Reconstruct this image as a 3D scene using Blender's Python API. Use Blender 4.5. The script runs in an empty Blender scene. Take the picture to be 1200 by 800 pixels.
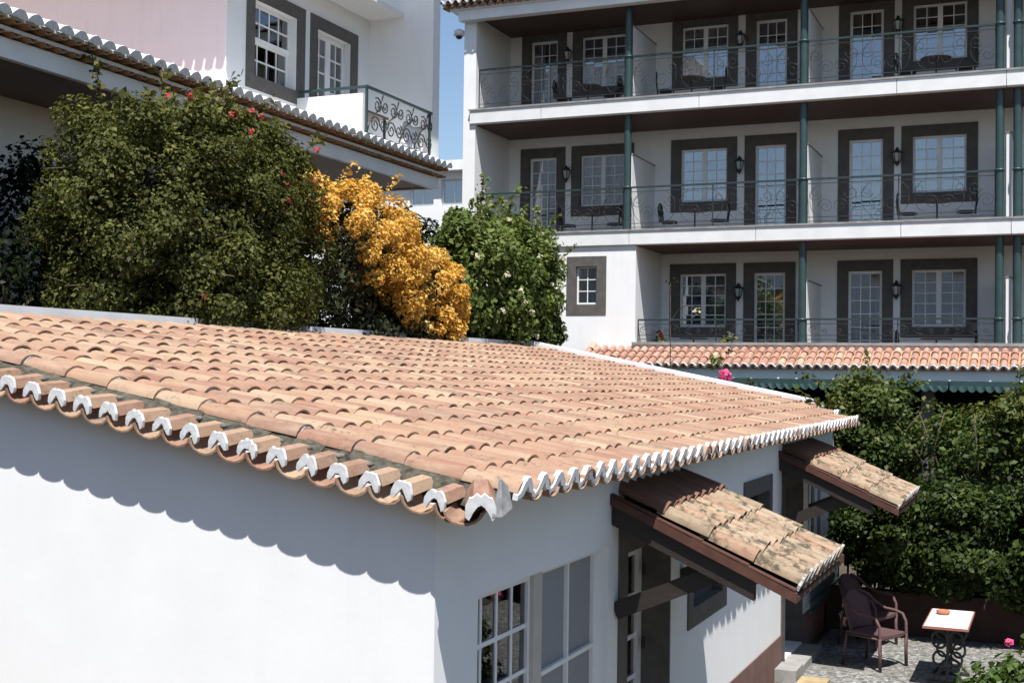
import bpy, math, random
import numpy as np
from mathutils import Matrix, Vector
random.seed(7); rng = np.random.default_rng(11)
scene = bpy.context.scene
C = scene.collection
R_ = math.radians

# ------------------------------------------------------------------ camera, sky, sun, exposure
# World axes: X along the hotel facade (to the right), Y away, Z up.  Camera stands at z = 0, the patio lies at z = G.
G = -3.55
YAW, PITCH, ROLL, FPX = 23.22, 1.383, 0.771, 1488.0
def cam_axes():
    y, p, r = R_(YAW), R_(PITCH), R_(ROLL)
    f = Vector((-math.sin(y)*math.cos(p), math.cos(y)*math.cos(p), math.sin(p)))
    rt = Vector((math.cos(y), math.sin(y), 0)); up = rt.cross(f)
    return rt*math.cos(r)+up*math.sin(r), -rt*math.sin(r)+up*math.cos(r), f
cd = bpy.data.cameras.new('camera'); cam = bpy.data.objects.new('camera', cd); C.objects.link(cam)
_r, _u, _f = cam_axes()
cam.matrix_world = Matrix(((_r.x, _u.x, -_f.x, 0), (_r.y, _u.y, -_f.y, 0), (_r.z, _u.z, -_f.z, 0), (0, 0, 0, 1)))
cd.sensor_width = 36; cd.lens = 36*FPX/1200; cd.clip_start = .1; cd.clip_end = 2000
scene.camera = cam
SUN = Vector((.243, -.426, 1)).normalized()
w = bpy.data.worlds.new('World'); scene.world = w; w.use_nodes = True
nt = w.node_tree; bg = nt.nodes['Background']
sky = nt.nodes.new('ShaderNodeTexSky'); sky.sky_type = 'NISHITA'; sky.sun_disc = False
sky.sun_elevation = math.asin(SUN.z); sky.sun_rotation = math.atan2(SUN.x, SUN.y)
sky.altitude = 50; sky.air_density = 1.0; sky.dust_density = .6; sky.ozone_density = 1.5
nt.links.new(sky.outputs[0], bg.inputs[0]); bg.inputs[1].default_value = .08
sl = bpy.data.lights.new('sun', 'SUN'); sl.energy = 4.4; sl.angle = R_(.5); sl.color = (1, .97, .93)
so = bpy.data.objects.new('sun', sl); C.objects.link(so)
so.rotation_euler = SUN.to_track_quat('Z', 'Y').to_euler()
vs = scene.view_settings; vs.view_transform = 'Standard'; vs.look = 'None'; vs.exposure = .84; vs.gamma = 1
vs.use_curve_mapping = False
scene.render.engine = 'CYCLES'
cy = scene.cycles; cy.max_bounces = 7; cy.diffuse_bounces = 3; cy.glossy_bounces = 3; cy.transmission_bounces = 4
cy.transparent_max_bounces = 8; cy.caustics_reflective = False; cy.caustics_refractive = False; cy.use_denoising = True
cy.sample_clamp_indirect = 6

# ------------------------------------------------------------------ materials
def nodes(name):
    m = bpy.data.materials.new(name); m.use_nodes = True
    return m, m.node_tree, m.node_tree.nodes['Principled BSDF']
def N(t, kind, **kw):
    n = t.nodes.new(kind)
    for k, v in kw.items():
        if k.startswith('i_'): n.inputs[int(k[2:]) if k[2:].isdigit() else k[2:]].default_value = v
        else: setattr(n, k, v)
    return n
def ramp(t, stops, fac):
    r = N(t, 'ShaderNodeValToRGB'); e = r.color_ramp.elements
    while len(e) < len(stops): e.new(.5)
    for k, (p, c) in enumerate(stops):
        e[k].position = p; e[k].color = (*c, 1) if len(c) == 3 else c
    t.links.new(fac, r.inputs[0]); return r.outputs[0]
def mixc(t, a, b, fac, mode='MIX'):
    m = N(t, 'ShaderNodeMix', data_type='RGBA', blend_type=mode)
    for k, v in ((0, fac), (6, a), (7, b)):
        if isinstance(v, bpy.types.NodeSocket): t.links.new(v, m.inputs[k])
        else: m.inputs[k].default_value = v if k == 0 else (*v, 1)
    return m.outputs[2]
def noise(t, vec, scale, detail=4, rough=.55, dist=0):
    n = N(t, 'ShaderNodeTexNoise'); n.inputs['Scale'].default_value = scale; n.inputs['Detail'].default_value = detail
    n.inputs['Roughness'].default_value = rough; n.inputs['Distortion'].default_value = dist
    if vec is not None: t.links.new(vec, n.inputs['Vector'])
    return n.outputs['Fac']
def bump(t, bsdf, h, strength, dist):
    b = N(t, 'ShaderNodeBump'); b.inputs['Strength'].default_value = strength; b.inputs['Distance'].default_value = dist
    t.links.new(h, b.inputs['Height']); t.links.new(b.outputs[0], bsdf.inputs['Normal'])
def objvec(t, randomize=True, scale=(1, 1, 1)):
    tc = N(t, 'ShaderNodeTexCoord'); out = tc.outputs['Object']
    if scale != (1, 1, 1):
        mp = N(t, 'ShaderNodeMapping'); mp.inputs['Scale'].default_value = scale
        t.links.new(out, mp.inputs[0]); out = mp.outputs[0]
    if randomize:
        oi = N(t, 'ShaderNodeObjectInfo'); mu = N(t, 'ShaderNodeMath', operation='MULTIPLY'); mu.inputs[1].default_value = 37.
        t.links.new(oi.outputs['Random'], mu.inputs[0])
        ad = N(t, 'ShaderNodeVectorMath', operation='ADD'); t.links.new(out, ad.inputs[0]); t.links.new(mu.outputs[0], ad.inputs[1])
        out = ad.outputs[0]
    return out

def plain(name, col, rough=.6, var=.12, scale=6, bmp=.15, spec=.4, metal=0, streak=None):
    m, t, b = nodes(name); v = objvec(t, False)
    f = noise(t, v, scale, 5)
    dark = tuple(c*(1-var*1.4) for c in col); lite = tuple(min(.9, c*(1+var)) for c in col)
    c = ramp(t, [(.3, dark), (.7, lite)], f)
    t.links.new(c, b.inputs['Base Color'])
    b.inputs['Roughness'].default_value = rough; b.inputs['Specular IOR Level'].default_value = spec; b.inputs['Metallic'].default_value = metal
    if bmp: bump(t, b, noise(t, v, scale*14, 4), bmp, .01)
    return m

def plaster(name, col, stain=(.55, .52, .48), amount=.25):
    m, t, b = nodes(name)
    g = N(t, 'ShaderNodeNewGeometry').outputs['Position']
    big = noise(t, g, .55, 6, .62); mp = N(t, 'ShaderNodeMapping'); mp.inputs['Scale'].default_value = (5, 5, .35)
    t.links.new(g, mp.inputs[0]); st = noise(t, mp.outputs[0], 1.6, 6, .6)
    a = ramp(t, [(.35, (0, 0, 0)), (.8, (1, 1, 1))], big); s = ramp(t, [(.52, (0, 0, 0)), (.78, (1, 1, 1))], st)
    mul = N(t, 'ShaderNodeMath', operation='MULTIPLY'); t.links.new(a, mul.inputs[0]); t.links.new(s, mul.inputs[1])
    mu2 = N(t, 'ShaderNodeMath', operation='MULTIPLY'); t.links.new(mul.outputs[0], mu2.inputs[0]); mu2.inputs[1].default_value = amount*1.6
    c1 = ramp(t, [(.3, tuple(x*.955 for x in col)), (.7, col)], noise(t, g, 2.3, 5))
    t.links.new(mixc(t, c1, tuple(x*y for x, y in zip(stain, col)), mu2.outputs[0]), b.inputs['Base Color'])
    b.inputs['Roughness'].default_value = .85; b.inputs['Specular IOR Level'].default_value = .25
    h1 = noise(t, g, 90, 3); h2 = noise(t, g, 4, 4)
    ad = N(t, 'ShaderNodeMath', operation='MULTIPLY_ADD'); t.links.new(h2, ad.inputs[0]); ad.inputs[1].default_value = 3.; t.links.new(h1, ad.inputs[2])
    bump(t, b, ad.outputs[0], .09, .005)
    return m

def terracotta(name, source, stops, lichen=.35, lich_col=(.20, .18, .13), pale=(.66, .55, .42), ls=26, lt=(.5, .72, .42, .66)):
    """source 'object': one hue per object; 'attr': per-tile hue stored in the mesh attribute 'tint'"""
    m, t, b = nodes(name)
    if source == 'object':
        rnd = N(t, 'ShaderNodeObjectInfo').outputs['Random']; v = objvec(t, True)
    else:
        at = N(t, 'ShaderNodeAttribute', attribute_name='tint'); rnd = at.outputs['Fac']; v = N(t, 'ShaderNodeNewGeometry').outputs['Position']
    base = ramp(t, stops, rnd)
    mp = N(t, 'ShaderNodeMapping'); mp.inputs['Scale'].default_value = (.45, 2.2, 1.6); t.links.new(v, mp.inputs[0]); vs2 = mp.outputs[0]
    n1 = noise(t, vs2, 7, 6, .65); n2 = noise(t, v, ls, 6, .72); n3 = noise(t, vs2, 4.5, 5, .6, .4)
    c = mixc(t, base, pale, ramp(t, [(.44, (0, 0, 0)), (.74, (.55, .55, .55))], n1))
    c = mixc(t, c, (.42, .20, .11), ramp(t, [(.52, (0, 0, 0)), (.8, (.45, .45, .45))], n3))
    mul = N(t, 'ShaderNodeMath', operation='MULTIPLY'); mul.inputs[1].default_value = lichen*2.2
    r1 = ramp(t, [(lt[0], (0, 0, 0)), (lt[1], (1, 1, 1))], n2); r2 = ramp(t, [(lt[2], (0, 0, 0)), (lt[3], (1, 1, 1))], noise(t, v, 4.5, 4))
    mm = N(t, 'ShaderNodeMath', operation='MULTIPLY'); t.links.new(r1, mm.inputs[0]); t.links.new(r2, mm.inputs[1])
    t.links.new(mm.outputs[0], mul.inputs[0]); mul.use_clamp = True
    c = mixc(t, c, lich_col, mul.outputs[0])
    t.links.new(c, b.inputs['Base Color']); b.inputs['Roughness'].default_value = .88; b.inputs['Specular IOR Level'].default_value = .2
    bump(t, b, noise(t, v, 60, 5, .7), .35, .006)
    return m

def glass(name, tint=(.55, .6, .62), gloss=.3, rough=.01):
    m = bpy.data.materials.new(name); m.use_nodes = True; t = m.node_tree; t.nodes.remove(t.nodes['Principled BSDF'])
    out = t.nodes['Material Output']
    tr = N(t, 'ShaderNodeBsdfTransparent'); tr.inputs[0].default_value = (*tint, 1)
    gl = N(t, 'ShaderNodeBsdfGlossy'); gl.inputs['Roughness'].default_value = rough; gl.inputs[0].default_value = (.95, .97, 1, 1)
    lw = N(t, 'ShaderNodeFresnel'); lw.inputs[0].default_value = 1.5
    ad = N(t, 'ShaderNodeMath', operation='ADD'); ad.use_clamp = True; ad.inputs[1].default_value = gloss; t.links.new(lw.outputs[0], ad.inputs[0])
    bp = N(t, 'ShaderNodeBump'); bp.inputs['Strength'].default_value = .02; bp.inputs['Distance'].default_value = .02
    t.links.new(noise(t, N(t, 'ShaderNodeNewGeometry').outputs['Position'], 2.5, 2), bp.inputs['Height']); t.links.new(bp.outputs[0], gl.inputs['Normal'])
    mx = N(t, 'ShaderNodeMixShader'); t.links.new(ad.outputs[0], mx.inputs[0]); t.links.new(tr.outputs[0], mx.inputs[1]); t.links.new(gl.outputs[0], mx.inputs[2])
    t.links.new(mx.outputs[0], out.inputs[0]); return m

def leaf(name, stops, trans=.3, rough=.55, gloss=.16, back=1.25):
    m, t, b = nodes(name)
    at = N(t, 'ShaderNodeAttribute', attribute_name='tint')
    c = ramp(t, stops, at.outputs['Fac'])
    t.links.new(c, b.inputs['Base Color']); b.inputs['Roughness'].default_value = rough; b.inputs['Specular IOR Level'].default_value = gloss
    tl = N(t, 'ShaderNodeBsdfTranslucent'); t.links.new(mixc(t, c, (1.0, 1.0, .55), 1.0, 'MULTIPLY'), tl.inputs[0])
    mx = N(t, 'ShaderNodeMixShader'); mx.inputs[0].default_value = trans
    t.links.new(b.outputs[0], mx.inputs[1]); t.links.new(tl.outputs[0], mx.inputs[2])
    t.links.new(mx.outputs[0], t.nodes['Material Output'].inputs[0]); return m

def gravel(name):
    m, t, b = nodes(name); g = N(t, 'ShaderNodeNewGeometry').outputs['Position']
    vo = N(t, 'ShaderNodeTexVoronoi'); vo.inputs['Scale'].default_value = 26; t.links.new(g, vo.inputs['Vector'])
    sep = N(t, 'ShaderNodeSeparateColor'); t.links.new(vo.outputs['Color'], sep.inputs[0])
    c = ramp(t, [(0, (.07, .068, .062)), (.4, (.15, .147, .138)), (.75, (.22, .215, .20)), (1, (.38, .37, .35))], sep.outputs[0])
    c = mixc(t, c, (.13, .12, .095), ramp(t, [(.45, (0, 0, 0)), (.75, (.75, .75, .75))], noise(t, g, 1.3, 6, .65)))
    t.links.new(c, b.inputs['Base Color']); b.inputs['Roughness'].default_value = .9
    bump(t, b, vo.outputs['Distance'], -.9, .02); return m

def wood(name, c0, c1, scale=(2, 2, 18), rough=.6):
    m, t, b = nodes(name); v = objvec(t, True, scale)
    t.links.new(ramp(t, [(.3, c0), (.7, c1)], noise(t, v, 3, 6, .6, .6)), b.inputs['Base Color'])
    b.inputs['Roughness'].default_value = rough; bump(t, b, noise(t, v, 9, 4), .2, .005); return m

ROOF = [(0, (.265, .138, .095)), (.14, (.345, .232, .150)), (.28, (.235, .120, .086)), (.42, (.30, .172, .118)), (.56, (.385, .280, .188)), (.7, (.25, .150, .108)), (.85, (.32, .190, .132)), (1, (.215, .135, .10))]
OLD = [(0, (.26, .195, .132)), (.3, (.33, .245, .165)), (.55, (.30, .178, .12)), (.8, (.37, .28, .195)), (1, (.27, .185, .125))]
PINKT = [(0, (.35, .175, .13)), (.25, (.30, .155, .118)), (.5, (.37, .21, .16)), (.75, (.33, .185, .142)), (.9, (.45, .32, .235)), (1, (.35, .20, .152))]
M = dict(
    white=plaster('white_plaster', (.81, .81, .80), amount=.12), white2=plaster('hotel_plaster', (.79, .79, .785), amount=.2),
    pink=plaster('pale_pink_plaster', (.74, .61, .63), amount=.25), white_paint=plain('white_paint', (.80, .80, .79), .45, .04, 3, .05),
    trim=plain('white_trim', (.78, .78, .77), .55, .05, 3, .1),
    mortar=plain('whitewashed_mortar', (.80, .80, .79), .95, .13, 22, .7), mortar_old=plain('old_whitewash', (.46, .45, .43), .95, .3, 22, .9), bedding=plain('dark_bedding_mortar', (.19, .175, .15), .95, .35, 20, .8), greymortar=plain('grey_mortar', (.33, .33, .33), .95, .25, 18, .7),
    dirt=plain('mossy_dirt', (.09, .082, .06), .95, .5, 22, .8), flashing=plain('white_flashing', (.76, .76, .77), .4, .06, 3, .05),
    surround=plain('dark_stone_paint', (.098, .090, .082), .7, .15, 8, .3), plinth=plain('brown_plinth', (.17, .095, .08), .8, .15, 5, .3),
    brownwall=plain('brown_garden_wall', (.06, .032, .027), .85, .2, 4, .3),
    tile=terracotta('terracotta', 'object', ROOF, .6, (.12, .10, .075), pale=(.44, .345, .24)), tile_attr=terracotta('terracotta_field', 'attr', ROOF, .6, (.12, .10, .075), pale=(.44, .345, .24)), pan_attr=terracotta('channel_tiles', 'attr', ROOF, .6, (.11, .095, .075), (.42, .34, .25), 20, (.44, .66, .34, .58)),
    old=terracotta('weathered_terracotta', 'object', OLD, .85, (.085, .072, .048), (.42, .35, .25), 15, (.45, .67, .36, .58)),
    ptile=terracotta('pink_terracotta', 'object', PINKT, .12, pale=(.52, .40, .31)), brown_tile=terracotta('brown_terracotta', 'object', [(0, (.36, .18, .09)), (1, (.43, .23, .12))], .2),
    shaded_tile=terracotta('eave_shaded_terracotta', 'object', [(0, (.15, .075, .05)), (1, (.19, .10, .07))], .2, pale=(.22, .14, .10)), rake=plain('red_brown_board', (.085, .036, .024), .65, .2, 9, .2), darkwood=wood('dark_timber', (.016, .011, .009), (.030, .021, .017)),  # top porch tile row: unweathered red-brown, plus eave shade put into the colour
    soffit=wood('soffit_boards', (.060, .030, .020), (.095, .048, .032), (1, 14, 1)), soffit2=wood('porch_soffit_boards', (.10, .058, .038), (.15, .09, .06), (1, 14, 1)),
    green=plain('dark_green_paint', (.028, .058, .057), .38, .12, 5, .05, .5), rail=plain('dark_rail_paint', (.026, .042, .042), .4, .1, 5, .05, .5), greenc=plain('awning_green', (.018, .05, .05), .8, .15, 5, .2),
    iron=plain('black_iron', (.022, .024, .026), .5, .1, 5, .05, .5), glass=glass('window_glass', (.70, .74, .78), .17), glass_near=glass('cottage_glass', (.55, .58, .6), .035),
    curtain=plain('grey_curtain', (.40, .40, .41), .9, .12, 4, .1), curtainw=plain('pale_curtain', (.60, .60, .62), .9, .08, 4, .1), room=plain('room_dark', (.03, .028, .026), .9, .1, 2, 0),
    screen=plain('grey_insect_screen', (.28, .285, .295), .85, .05, 40, .1), lampglass=plain('lamp_glass', (.45, .47, .46), .2, .05, 4, 0, .6),
    ledge=plain('grey_ledge', (.27, .26, .25), .8, .2, 5, .3), ground=gravel('gravel_ground'), soil=plain('soil', (.075, .06, .042), .95, .3, 3, .6),
    wicker=plain('mauve_brown_wicker', (.12, .066, .066), .55, .2, 60, .5), wicker_dark=plain('dark_wicker', (.035, .026, .03), .6, .2, 60, .4), marble=plain('white_marble', (.82, .82, .80), .25, .04, 3, 0, .5), redwood=plain('red_table_edge', (.33, .13, .09), .5, .1, 5, .1),
    clay=plain('clay', (.40, .15, .08), .8, .1, 8, .2), concrete=plain('pale_concrete', (.30, .29, .27), .9, .15, 6, .4), sand=plain('yellow_stone', (.38, .29, .15), .85, .15, 7, .3),
    twig=plain('pale_twig', (.13, .10, .07), .9, .2, 12, .3), bark=plain('bark', (.11, .085, .06), .95, .3, 12, .7), tabletop=plain('dark_table_top', (.10, .065, .05), .5, .15, 9, .1), silver=plain('pale_chair_metal', (.45, .45, .44), .4, .05, 5, 0, .5, .6),
    camw=plain('white_plastic', (.8, .8, .8), .3, .02, 4, 0, .5), beige=plain('beige_reveal', (.52, .48, .42), .8, .08, 4, .2), teal=plain('teal_cushion', (.03, .17, .15), .8, .1, 5, .1),
    towel=plain('white_towel', (.8, .8, .8), .95, .04, 12, .3),
    leafA=leaf('bougainvillea_leaf', [(0, (.022, .028, .008)), (.35, (.072, .082, .021)), (.7, (.145, .150, .038)), (.92, (.22, .195, .06)), (1, (.28, .19, .10))], .33, .55),
    leafB=leaf('fresh_green_leaf', [(0, (.040, .058, .015)), (.4, (.105, .145, .034)), (.8, (.185, .225, .062)), (1, (.26, .27, .11))], .34, .5),
    leafD=leaf('dry_green_leaf', [(0, (.022, .026, .012)), (.45, (.040, .048, .022)), (.8, (.070, .070, .034)), (1, (.12, .09, .055))]),
    leafH=leaf('hedge_leaf', [(0, (.011, .020, .005)), (.4, (.038, .062, .014)), (.75, (.088, .122, .028)), (1, (.16, .155, .05))], .3, .5),
    leafI=leaf('ivy_leaf', [(0, (.006, .011, .004)), (.6, (.014, .024, .008)), (1, (.03, .045, .015))]),
    hib=leaf('hibiscus_leaf', [(0, (.04, .07, .016)), (.5, (.10, .155, .04)), (1, (.20, .25, .085))], .35, .35, .45),
    orange=leaf('orange_bract', [(0, (.20, .16, .04)), (.12, (.56, .30, .05)), (.4, (.72, .42, .09)), (.75, (.78, .50, .14)), (1, (.82, .62, .28))], .35, .7, .1), red=leaf('red_bract', [(0, (.34, .02, .03)), (.5, (.45, .04, .07)), (1, (.48, .11, .06))], .3, .6, .2),
    pinkf=leaf('pink_petal', [(0, (.62, .05, .18)), (1, (.75, .15, .30))], .3, .6, .2), cream=leaf('cream_bract', [(0, (.45, .42, .28)), (1, (.62, .58, .45))], .3, .6, .2),
)

# ------------------------------------------------------------------ object helpers
WORLD = {}
def put(name, me, parent=None, mat4=None, local=False):
    o = bpy.data.objects.new(name, me); C.objects.link(o)
    m = mat4 or Matrix.Identity(4)
    if parent is not None:
        o.parent = parent
        if not local: o.matrix_parent_inverse = WORLD[parent.name].inverted()
    o.matrix_basis = m
    WORLD[o.name] = m if not local else WORLD.get(parent.name, Matrix.Identity(4)) @ m
    return o
def mesh(name, v, f, mat, smooth=False, tint=None):
    me = bpy.data.meshes.new(name); me.from_pydata([tuple(p) for p in v], [], [tuple(q) for q in f])
    for mm in (mat if isinstance(mat, (list, tuple)) else [mat]): me.materials.append(M[mm] if isinstance(mm, str) else mm)
    if smooth:
        me.polygons.foreach_set('use_smooth', [True]*len(me.polygons))
    return me
def fastmesh(name, V, F, mat, tint=None, smooth=False):
    """V (n,3) array, F (m,4) quads"""
    me = bpy.data.meshes.new(name); n, m = len(V), len(F)
    me.vertices.add(n); me.vertices.foreach_set('co', np.asarray(V, np.float32).ravel())
    me.loops.add(m*4); me.loops.foreach_set('vertex_index', np.asarray(F, np.int32).ravel())
    me.polygons.add(m); me.polygons.foreach_set('loop_start', np.arange(0, m*4, 4, dtype=np.int32)); me.polygons.foreach_set('loop_total', np.full(m, 4, np.int32))
    if smooth: me.polygons.foreach_set('use_smooth', np.ones(m, bool))
    me.update(calc_edges=True)
    if tint is not None:
        a = me.attributes.new('tint', 'FLOAT', 'POINT'); a.data.foreach_set('value', np.asarray(tint, np.float32))
    me.materials.append(M[mat]); return me
def thing(name, label, cat, loc, group=None, rotz=0):
    o = bpy.data.objects.new(name, None); C.objects.link(o); o.empty_display_size = .3
    m = Matrix.Translation(Vector(loc)) @ Matrix.Rotation(rotz, 4, 'Z'); o.matrix_basis = m; WORLD[o.name] = m
    tag(o, label, cat, group); return o
def tag(o, label, cat=None, group=None):
    o['label'] = label
    if cat: o['category'] = cat
    if group: o['group'] = group
    return o
class MB:
    def __init__(s): s.v = []; s.f = []; s.mi = []; s.cur = 0
    def add(s, v, f):
        k = len(s.v); s.v += [tuple(p) for p in v]; s.f += [tuple(i+k for i in q) for q in f]; s.mi += [s.cur]*len(f); return s
    def box(s, a, b):
        (x0, y0, z0), (x1, y1, z1) = a, b
        x0, x1 = min(x0, x1), max(x0, x1); y0, y1 = min(y0, y1), max(y0, y1); z0, z1 = min(z0, z1), max(z0, z1)
        return s.add([(x0, y0, z0), (x1, y0, z0), (x1, y1, z0), (x0, y1, z0), (x0, y0, z1), (x1, y0, z1), (x1, y1, z1), (x0, y1, z1)],
                     [(0, 3, 2, 1), (4, 5, 6, 7), (0, 1, 5, 4), (1, 2, 6, 5), (2, 3, 7, 6), (3, 0, 4, 7)])
    def hexa(s, p): # 8 points bottom ring ccw, top ring ccw
        return s.add(p, [(0, 3, 2, 1), (4, 5, 6, 7), (0, 1, 5, 4), (1, 2, 6, 5), (2, 3, 7, 6), (3, 0, 4, 7)])
    def beam(s, a, b, wd, ht, up=(0, 0, 1)):
        a, b = Vector(a), Vector(b); d = (b-a).normalized(); sd = d.cross(Vector(up)).normalized(); u = sd.cross(d)
        p = []
        for q in (a, b):
            for i, j in ((-1, -1), (1, -1), (1, 1), (-1, 1)): p.append(q+sd*(wd/2*i)+u*(ht/2*j))
        return s.add(p, [(0, 1, 2, 3), (7, 6, 5, 4), (0, 4, 5, 1), (1, 5, 6, 2), (2, 6, 7, 3), (3, 7, 4, 0)])
    def tube(s, pts, r, n=6, r2=None, closed=False):
        pts = [Vector(p) for p in pts]; k = len(pts); rings = []
        ref = Vector((0, 0, 1))
        for i, p in enumerate(pts):
            d = (pts[(i+1) % k if closed else min(i+1, k-1)]-pts[(i-1) % k if closed else max(i-1, 0)])
            d = d.normalized() if d.length > 1e-9 else Vector((0, 0, 1))
            a = d.cross(ref)
            if a.length < .05: a = d.cross(Vector((1, 0, 0)))
            a.normalize(); b = d.cross(a)
            rr = r if r2 is None else r+(r2-r)*i/max(1, k-1)
            rings.append([p+a*(rr*math.cos(2*math.pi*j/n))+b*(rr*math.sin(2*math.pi*j/n)) for j in range(n)])
        v = [q for g in rings for q in g]; f = []
        for i in range(k if closed else k-1):
            i2 = (i+1) % k
            for j in range(n): f.append((i*n+j, i*n+(j+1) % n, i2*n+(j+1) % n, i2*n+j))
        if not closed: f += [tuple(range(n-1, -1, -1)), tuple(range((k-1)*n, k*n))]
        return s.add(v, f)
    def lathe(s, prof, c, n=16):
        v = []; f = []; k = len(prof)
        for r, z in prof:
            for j in range(n): a = 2*math.pi*j/n; v.append((c[0]+r*math.cos(a), c[1]+r*math.sin(a), c[2]+z))
        for i in range(k-1):
            for j in range(n): f.append((i*n+j, i*n+(j+1) % n, (i+1)*n+(j+1) % n, (i+1)*n+j))
        f += [tuple(range(n-1, -1, -1)), tuple(range((k-1)*n, k*n))]
        return s.add(v, f)
    def build(s, name, mat, parent=None, smooth=False, local=False, m4=None):
        me = mesh(name, s.v, s.f, mat, smooth)
        if isinstance(mat, (list, tuple)): me.polygons.foreach_set('material_index', s.mi)
        return put(name, me, parent, m4, local)

def wall(name, P, eu, ev, en, W, H, holes, thick, mat, parent, m4=None):
    """a slab W x H with rectangular openings (u0,u1,v0,v1); its outer face passes through P, en points outwards"""
    P, eu, ev, en = Vector(P), Vector(eu), Vector(ev), Vector(en)
    us = sorted({0., W, *[h[0] for h in holes], *[h[1] for h in holes]}); vs_ = sorted({0., H, *[h[2] for h in holes], *[h[3] for h in holes]})
    us = [u for u in us if 0 <= u <= W]; vs_ = [v for v in vs_ if 0 <= v <= H]
    nu, nv = len(us)-1, len(vs_)-1
    solid = [[not any(h[0]-1e-6 <= (us[i]+us[i+1])/2 <= h[1]+1e-6 and h[2]-1e-6 <= (vs_[j]+vs_[j+1])/2 <= h[3]+1e-6 for h in holes) for j in range(nv)] for i in range(nu)]
    V = []; idx = {}
    def vid(i, j, k):
        if (i, j, k) not in idx: idx[(i, j, k)] = len(V); V.append(P+eu*us[i]+ev*vs_[j]-en*(thick*k))
        return idx[(i, j, k)]
    F = []; S = lambda i, j: 0 <= i < nu and 0 <= j < nv and solid[i][j]
    flip = eu.cross(ev).dot(en) < 0
    def q(*a): F.append(tuple(reversed(a)) if flip else tuple(a))
    for i in range(nu):
        for j in range(nv):
            if not solid[i][j]: continue
            q(vid(i, j, 0), vid(i+1, j, 0), vid(i+1, j+1, 0), vid(i, j+1, 0)); q(vid(i, j+1, 1), vid(i+1, j+1, 1), vid(i+1, j, 1), vid(i, j, 1))
            if not S(i-1, j): q(vid(i, j, 1), vid(i, j, 0), vid(i, j+1, 0), vid(i, j+1, 1))
            if not S(i+1, j): q(vid(i+1, j, 0), vid(i+1, j, 1), vid(i+1, j+1, 1), vid(i+1, j+1, 0))
            if not S(i, j-1): q(vid(i, j, 1), vid(i+1, j, 1), vid(i+1, j, 0), vid(i, j, 0))
            if not S(i, j+1): q(vid(i, j+1, 0), vid(i+1, j+1, 0), vid(i+1, j+1, 1), vid(i, j+1, 1))
    return put(name, mesh(name, V, F, mat), parent, m4)

def obox(mb, P, eu, ev, en, u0, u1, v0, v1, d0, d1):
    """box in a wall's own axes: u along, v up, d outwards"""
    P, eu, ev, en = Vector(P), Vector(eu), Vector(ev), Vector(en)
    f = lambda u, v, d: P+eu*u+ev*v+en*d
    p = [f(u0, v0, d1), f(u1, v0, d1), f(u1, v0, d0), f(u0, v0, d0), f(u0, v1, d1), f(u1, v1, d1), f(u1, v1, d0), f(u0, v1, d0)]
    if eu.cross(ev).dot(en) < 0: p = [p[1], p[0], p[3], p[2], p[5], p[4], p[7], p[6]]
    mb.hexa(p)

PANES = {}
def pane_mesh(wd, ht, mat):
    k = (round(wd, 3), round(ht, 3), mat)
    if k not in PANES:
        PANES[k] = mesh('pane', *(lambda b: (b.v, b.f))(MB().box((-wd/2, -ht/2, -.003), (wd/2, ht/2, .003))), mat)
    return PANES[k]
def glazed(part, P, eu, ev, en, u0, u1, v0, v1, leaves_, cols, rows, frame=.05, bar=.022, mat='white_paint', gl='glass', skip=None, depth=.05):
    """frame with glazing bars and panes, set in the plane of P; leaves_ casements side by side"""
    P, eu, ev, en = Vector(P), Vector(eu), Vector(ev), Vector(en)
    fr = MB(); lw = (u1-u0)/leaves_
    B = lambda a, b, c, d, o=0: obox(fr, P, eu, ev, en, a, b, c, d, -depth/2, depth/2+o)
    for L in range(leaves_):
        a, b = u0+L*lw, u0+(L+1)*lw
        B(a, a+frame, v0, v1); B(b-frame, b, v0, v1); B(a+frame, b-frame, v1-frame, v1); B(a+frame, b-frame, v0, v0+frame*1.15)
        iu, iv = (b-a-2*frame), (v1-v0-2.15*frame)
        for i in range(1, cols): B(a+frame+iu*i/cols-bar/2, a+frame+iu*i/cols+bar/2, v0+frame*1.15, v1-frame, -.012)
        for j in range(1, rows):
            for i in range(cols):
                x0 = a+frame+iu*i/cols+(bar/2 if i else 0); x1 = a+frame+iu*(i+1)/cols-(bar/2 if i < cols-1 else 0)
                B(x0, x1, v0+frame*1.15+iv*j/rows-bar/2, v0+frame*1.15+iv*j/rows+bar/2, -.012)
        rot = Matrix((eu, ev, en)).transposed().to_4x4()
        for i in range(cols):
            for j in range(rows):
                c = P+eu*(a+frame+iu*(i+.5)/cols)+ev*(v0+frame*1.15+iv*(j+.5)/rows)
                jit = Matrix.Rotation(random.gauss(0, .004), 4, 'X') @ Matrix.Rotation(random.gauss(0, .004), 4, 'Y')
                put('pane', pane_mesh(iu/cols-.004, iv/rows-.004, gl), part, Matrix.Translation(c) @ rot @ jit)
    fr.build('window_frame', mat, part)
def curtain(part, P, eu, ev, en, u0, u1, v0, v1, d, mat='curtain', amp=.02, waves=9):
    P, eu, ev, en = Vector(P), Vector(eu), Vector(ev), Vector(en); v = []; n = waves*6
    for i in range(n+1):
        u = u0+(u1-u0)*i/n; dd = d+amp*math.sin(i/6*2*math.pi+.5*math.sin(i*.7))
        v += [P+eu*u+ev*v0+en*dd, P+eu*u+ev*v1+en*dd]
    me = mesh('curtain', v, [(2*i, 2*i+2, 2*i+3, 2*i+1) for i in range(n)], mat, True)
    return put('curtain', me, part)
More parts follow.
